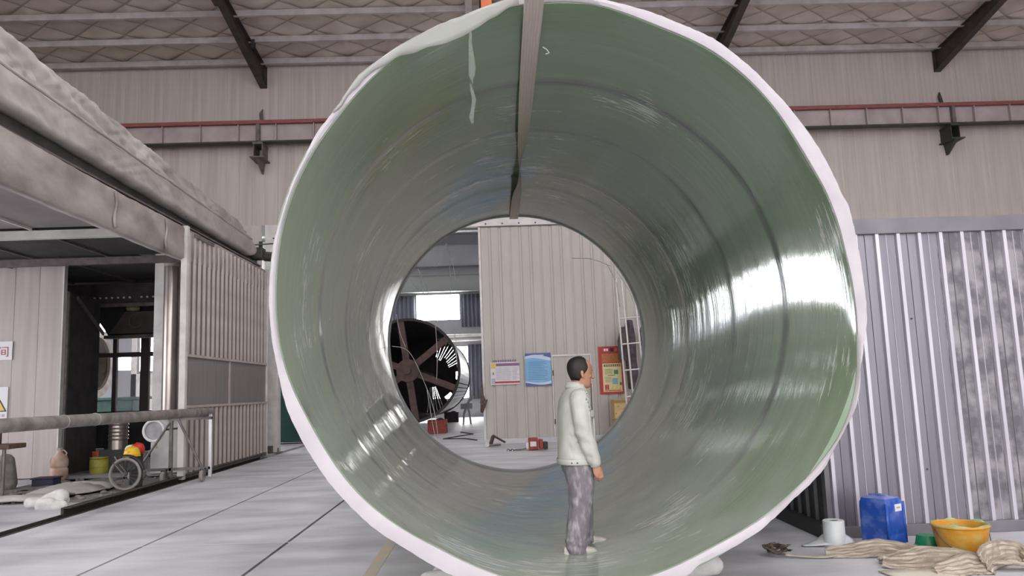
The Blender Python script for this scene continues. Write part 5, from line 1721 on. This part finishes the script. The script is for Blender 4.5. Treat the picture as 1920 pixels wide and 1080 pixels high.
# jacket
jk = MB()
JR = [(.735, -.034, .158, .205, .02), (.77, -.036, .162, .212, .01), (.80, -.036, .160, .208, 0), (.95, -.036, .156, .203, 0), (1.08, -.040, .150, .203, 0), (1.18, -.040, .142, .205, 0),
      (1.26, -.038, .126, .203, 0), (1.315, -.034, .105, .165, 0), (1.355, -.026, .084, .110, .05), (1.385, -.018, .070, .080, .15)]
jk.loft([ell(cx, 0, z, hx, hy, 36, .88, tl) for z, cx, hx, hy, tl in JR])
for sg in (-1, 1):
    a = AR[sg]
    jk.limb([a[0], a[1], a[2], a[3], (a[4][0] - .004, a[4][1], a[4][2] + .012)], [.092, .083, .077, .069, .058], 18)
me = voxel(jk, .009, 4, .5)
for v_ in me.vertices:
    c = v_.co
    # cloth folds: soft drags from the shoulder and creases at the elbow
    d = .012 * nz(c.x * 6, c.y * 6, c.z * 3.2) - .010 * (1 - abs(2 * nz(c.x * 5 + c.z * 2, c.y * 5, c.z * 2.4))) + .005 * nz(c.x * 14, c.y * 14, c.z * 7 + c.x * 8)
    if c.y < -.17 and c.z < 1.15:
        d += .005 * math.sin(c.z * 62 + c.x * 30) * math.exp(-((c.z - .95) / .12) ** 2)
        d += .004 * math.sin(c.z * 85 + c.x * 25) * math.exp(-((c.z - .77) / .06) ** 2)
    if c.x > .02:
        d *= .35
    n = v_.normal
    v_.co = c + n * d
me.materials.clear()
obj('jacket', me, 'jacket', man, local=True)
col_ = MB()
cr_ = []
for k in range(34):
    a = math.radians(28 + 304 * k / 33)
    ca, sa = math.cos(a), math.sin(a)
    cx, hx, hy = -.012, .078, .080
    front = max(0, ca)
    cr_.append([(cx + hx * 1.10 * ca, hy * 1.12 * sa, 1.352 - .045 * front), (cx + (hx + .02) * ca, (hy + .016) * sa, 1.372 - .05 * front), (cx + hx * ca, hy * sa, 1.405 - .045 * front - .01 * ca), (cx + (hx - .006) * ca, (hy - .006) * sa, 1.40 - .045 * front)])
col_.sheet(cr_, .006)
obj('collar', col_, 'jacket', man, True, local=True)
pk = MB()
rows = [[(-.040 + .158 * math.cos(a) ** .88, -.211 * abs(math.sin(a)) ** .88, 1.17 - .052 * j / 3 - .014 * (1 - abs(i - 2.5) / 2.5) * j / 3) for i, a in enumerate(np.radians(np.linspace(-58, -26, 6)))] for j in range(4)]
pk.sheet(rows, .010)
obj('pocket_flap', pk, 'jacket', man, True, local=True)
rows = [[(-.036 + .164 * math.cos(a) , .213 * math.sin(a), z) for a in np.radians(np.linspace(-40, -22, 3))] for z in np.linspace(.80, 1.10, 6)]
rows = [[(p[0] * (1 - .12 * (p[2] - .8)), p[1], p[2]) for p in r] for r in rows]
obj('front_placket', MB().sheet(rows, .010), 'jacket', man, True, local=True)
hm = MB()
obj('hem_band', MB().loft([ell(cx, 0, z, hx, hy, 40, .88) for z, cx, hx, hy in ((.728, -.036, .162, .211), (.732, -.036, .166, .215), (.765, -.036, .167, .217), (.772, -.036, .163, .212))], False), 'jacket', man, True, local=True)
for x, y in ((-.125, -.185), (-.085, -.205), (.005, -.218)):
    obj('snap', MB().cyl((x, y, .748), (x, y - .008, .748), .007, n=10), 'snap', man, local=True)
sh = MB().loft([ell(0, .035, z, hx + .018, .030, 24, .9) for z, hx in ((.748, .124), (.80, .124), (.95, .120), (1.08, .110), (1.2, .102), (1.30, .076), (1.36, .062))])
obj('shirt', sh, 'darkshirt', man, True, local=True)
# trousers
tr_ = MB()
tr_.loft([ell(cx, 0, z, hx, hy, 32, .9) for z, cx, hx, hy in ((.655, -.030, .120, .170), (.72, -.034, .135, .182), (.79, -.034, .138, .185))])
tr_.limb([(-.035, -.088, .70), (-.036, -.105, .54), (-.048, -.11, .40), (-.080, -.118, .22), (-.100, -.12, .10), (-.098, -.12, .055)], [.122, .112, .098, .093, .090, .088], 20)
tr_.limb([(-.02, .088, .70), (.012, .13, .54), (.036, .155, .42), (.045, .185, .24), (.050, .20, .12), (.052, .20, .075)], [.120, .108, .092, .086, .083, .080], 20)
me = voxel(tr_, .009, 3, .5)
for v_ in me.vertices:
    c = v_.co
    d = .006 * nz(c.x * 6, c.y * 6, c.z * 4) + .004 * nz(c.x * 15, c.y * 15, c.z * 9)
    d += .005 * math.sin(c.z * 95 + c.x * 22) * math.exp(-((c.z - .10) / .07) ** 2)
    d += .004 * math.sin(c.z * 60 + c.x * 40) * math.exp(-((c.z - .42) / .08) ** 2)
    v_.co = c + v_.normal * d
obj('trousers', me, 'trousers', man, local=True)


def shoe(x0, y0, z0, rz):
    L_ = []
    for f, h, w in ((0, .05, .030), (.04, .075, .040), (.10, .080, .041), (.16, .062, .044), (.21, .050, .046), (.25, .040, .038), (.268, .028, .022)):
        L_.append([(f - .10, w * math.cos(a), max(.0, .018 + h * .5 + (h * .5) * math.sin(a)) if math.sin(a) > -.5 else .014) for a in (2 * PI * k / 18 for k in range(18))])
    Rm = Matrix.Translation((x0, y0, z0)) @ Matrix.Rotation(rz, 4, 'Z')
    b = MB().loft([[tuple(Rm @ Vector(p)) for p in r] for r in L_])
    s = MB()
    ol = [(-.105, .0), (-.09, .032), (-.02, .043), (.06, .047), (.12, .050), (.155, .04), (.174, .0)]
    ol = ol + [(x, -y) for x, y in ol[-2:0:-1]]
    s.loft([[tuple(Rm @ Vector((x, y, z))) for x, y in ol] for z in (0, .022)])
    o = obj('shoe', b, 'shoe', man, 50, local=True)
    q = obj('sole', s, 'sole', o, local=True)


shoe(-.105, -.12, .0, math.radians(-9))
shoe(.075, .20, .012, math.radians(-2))
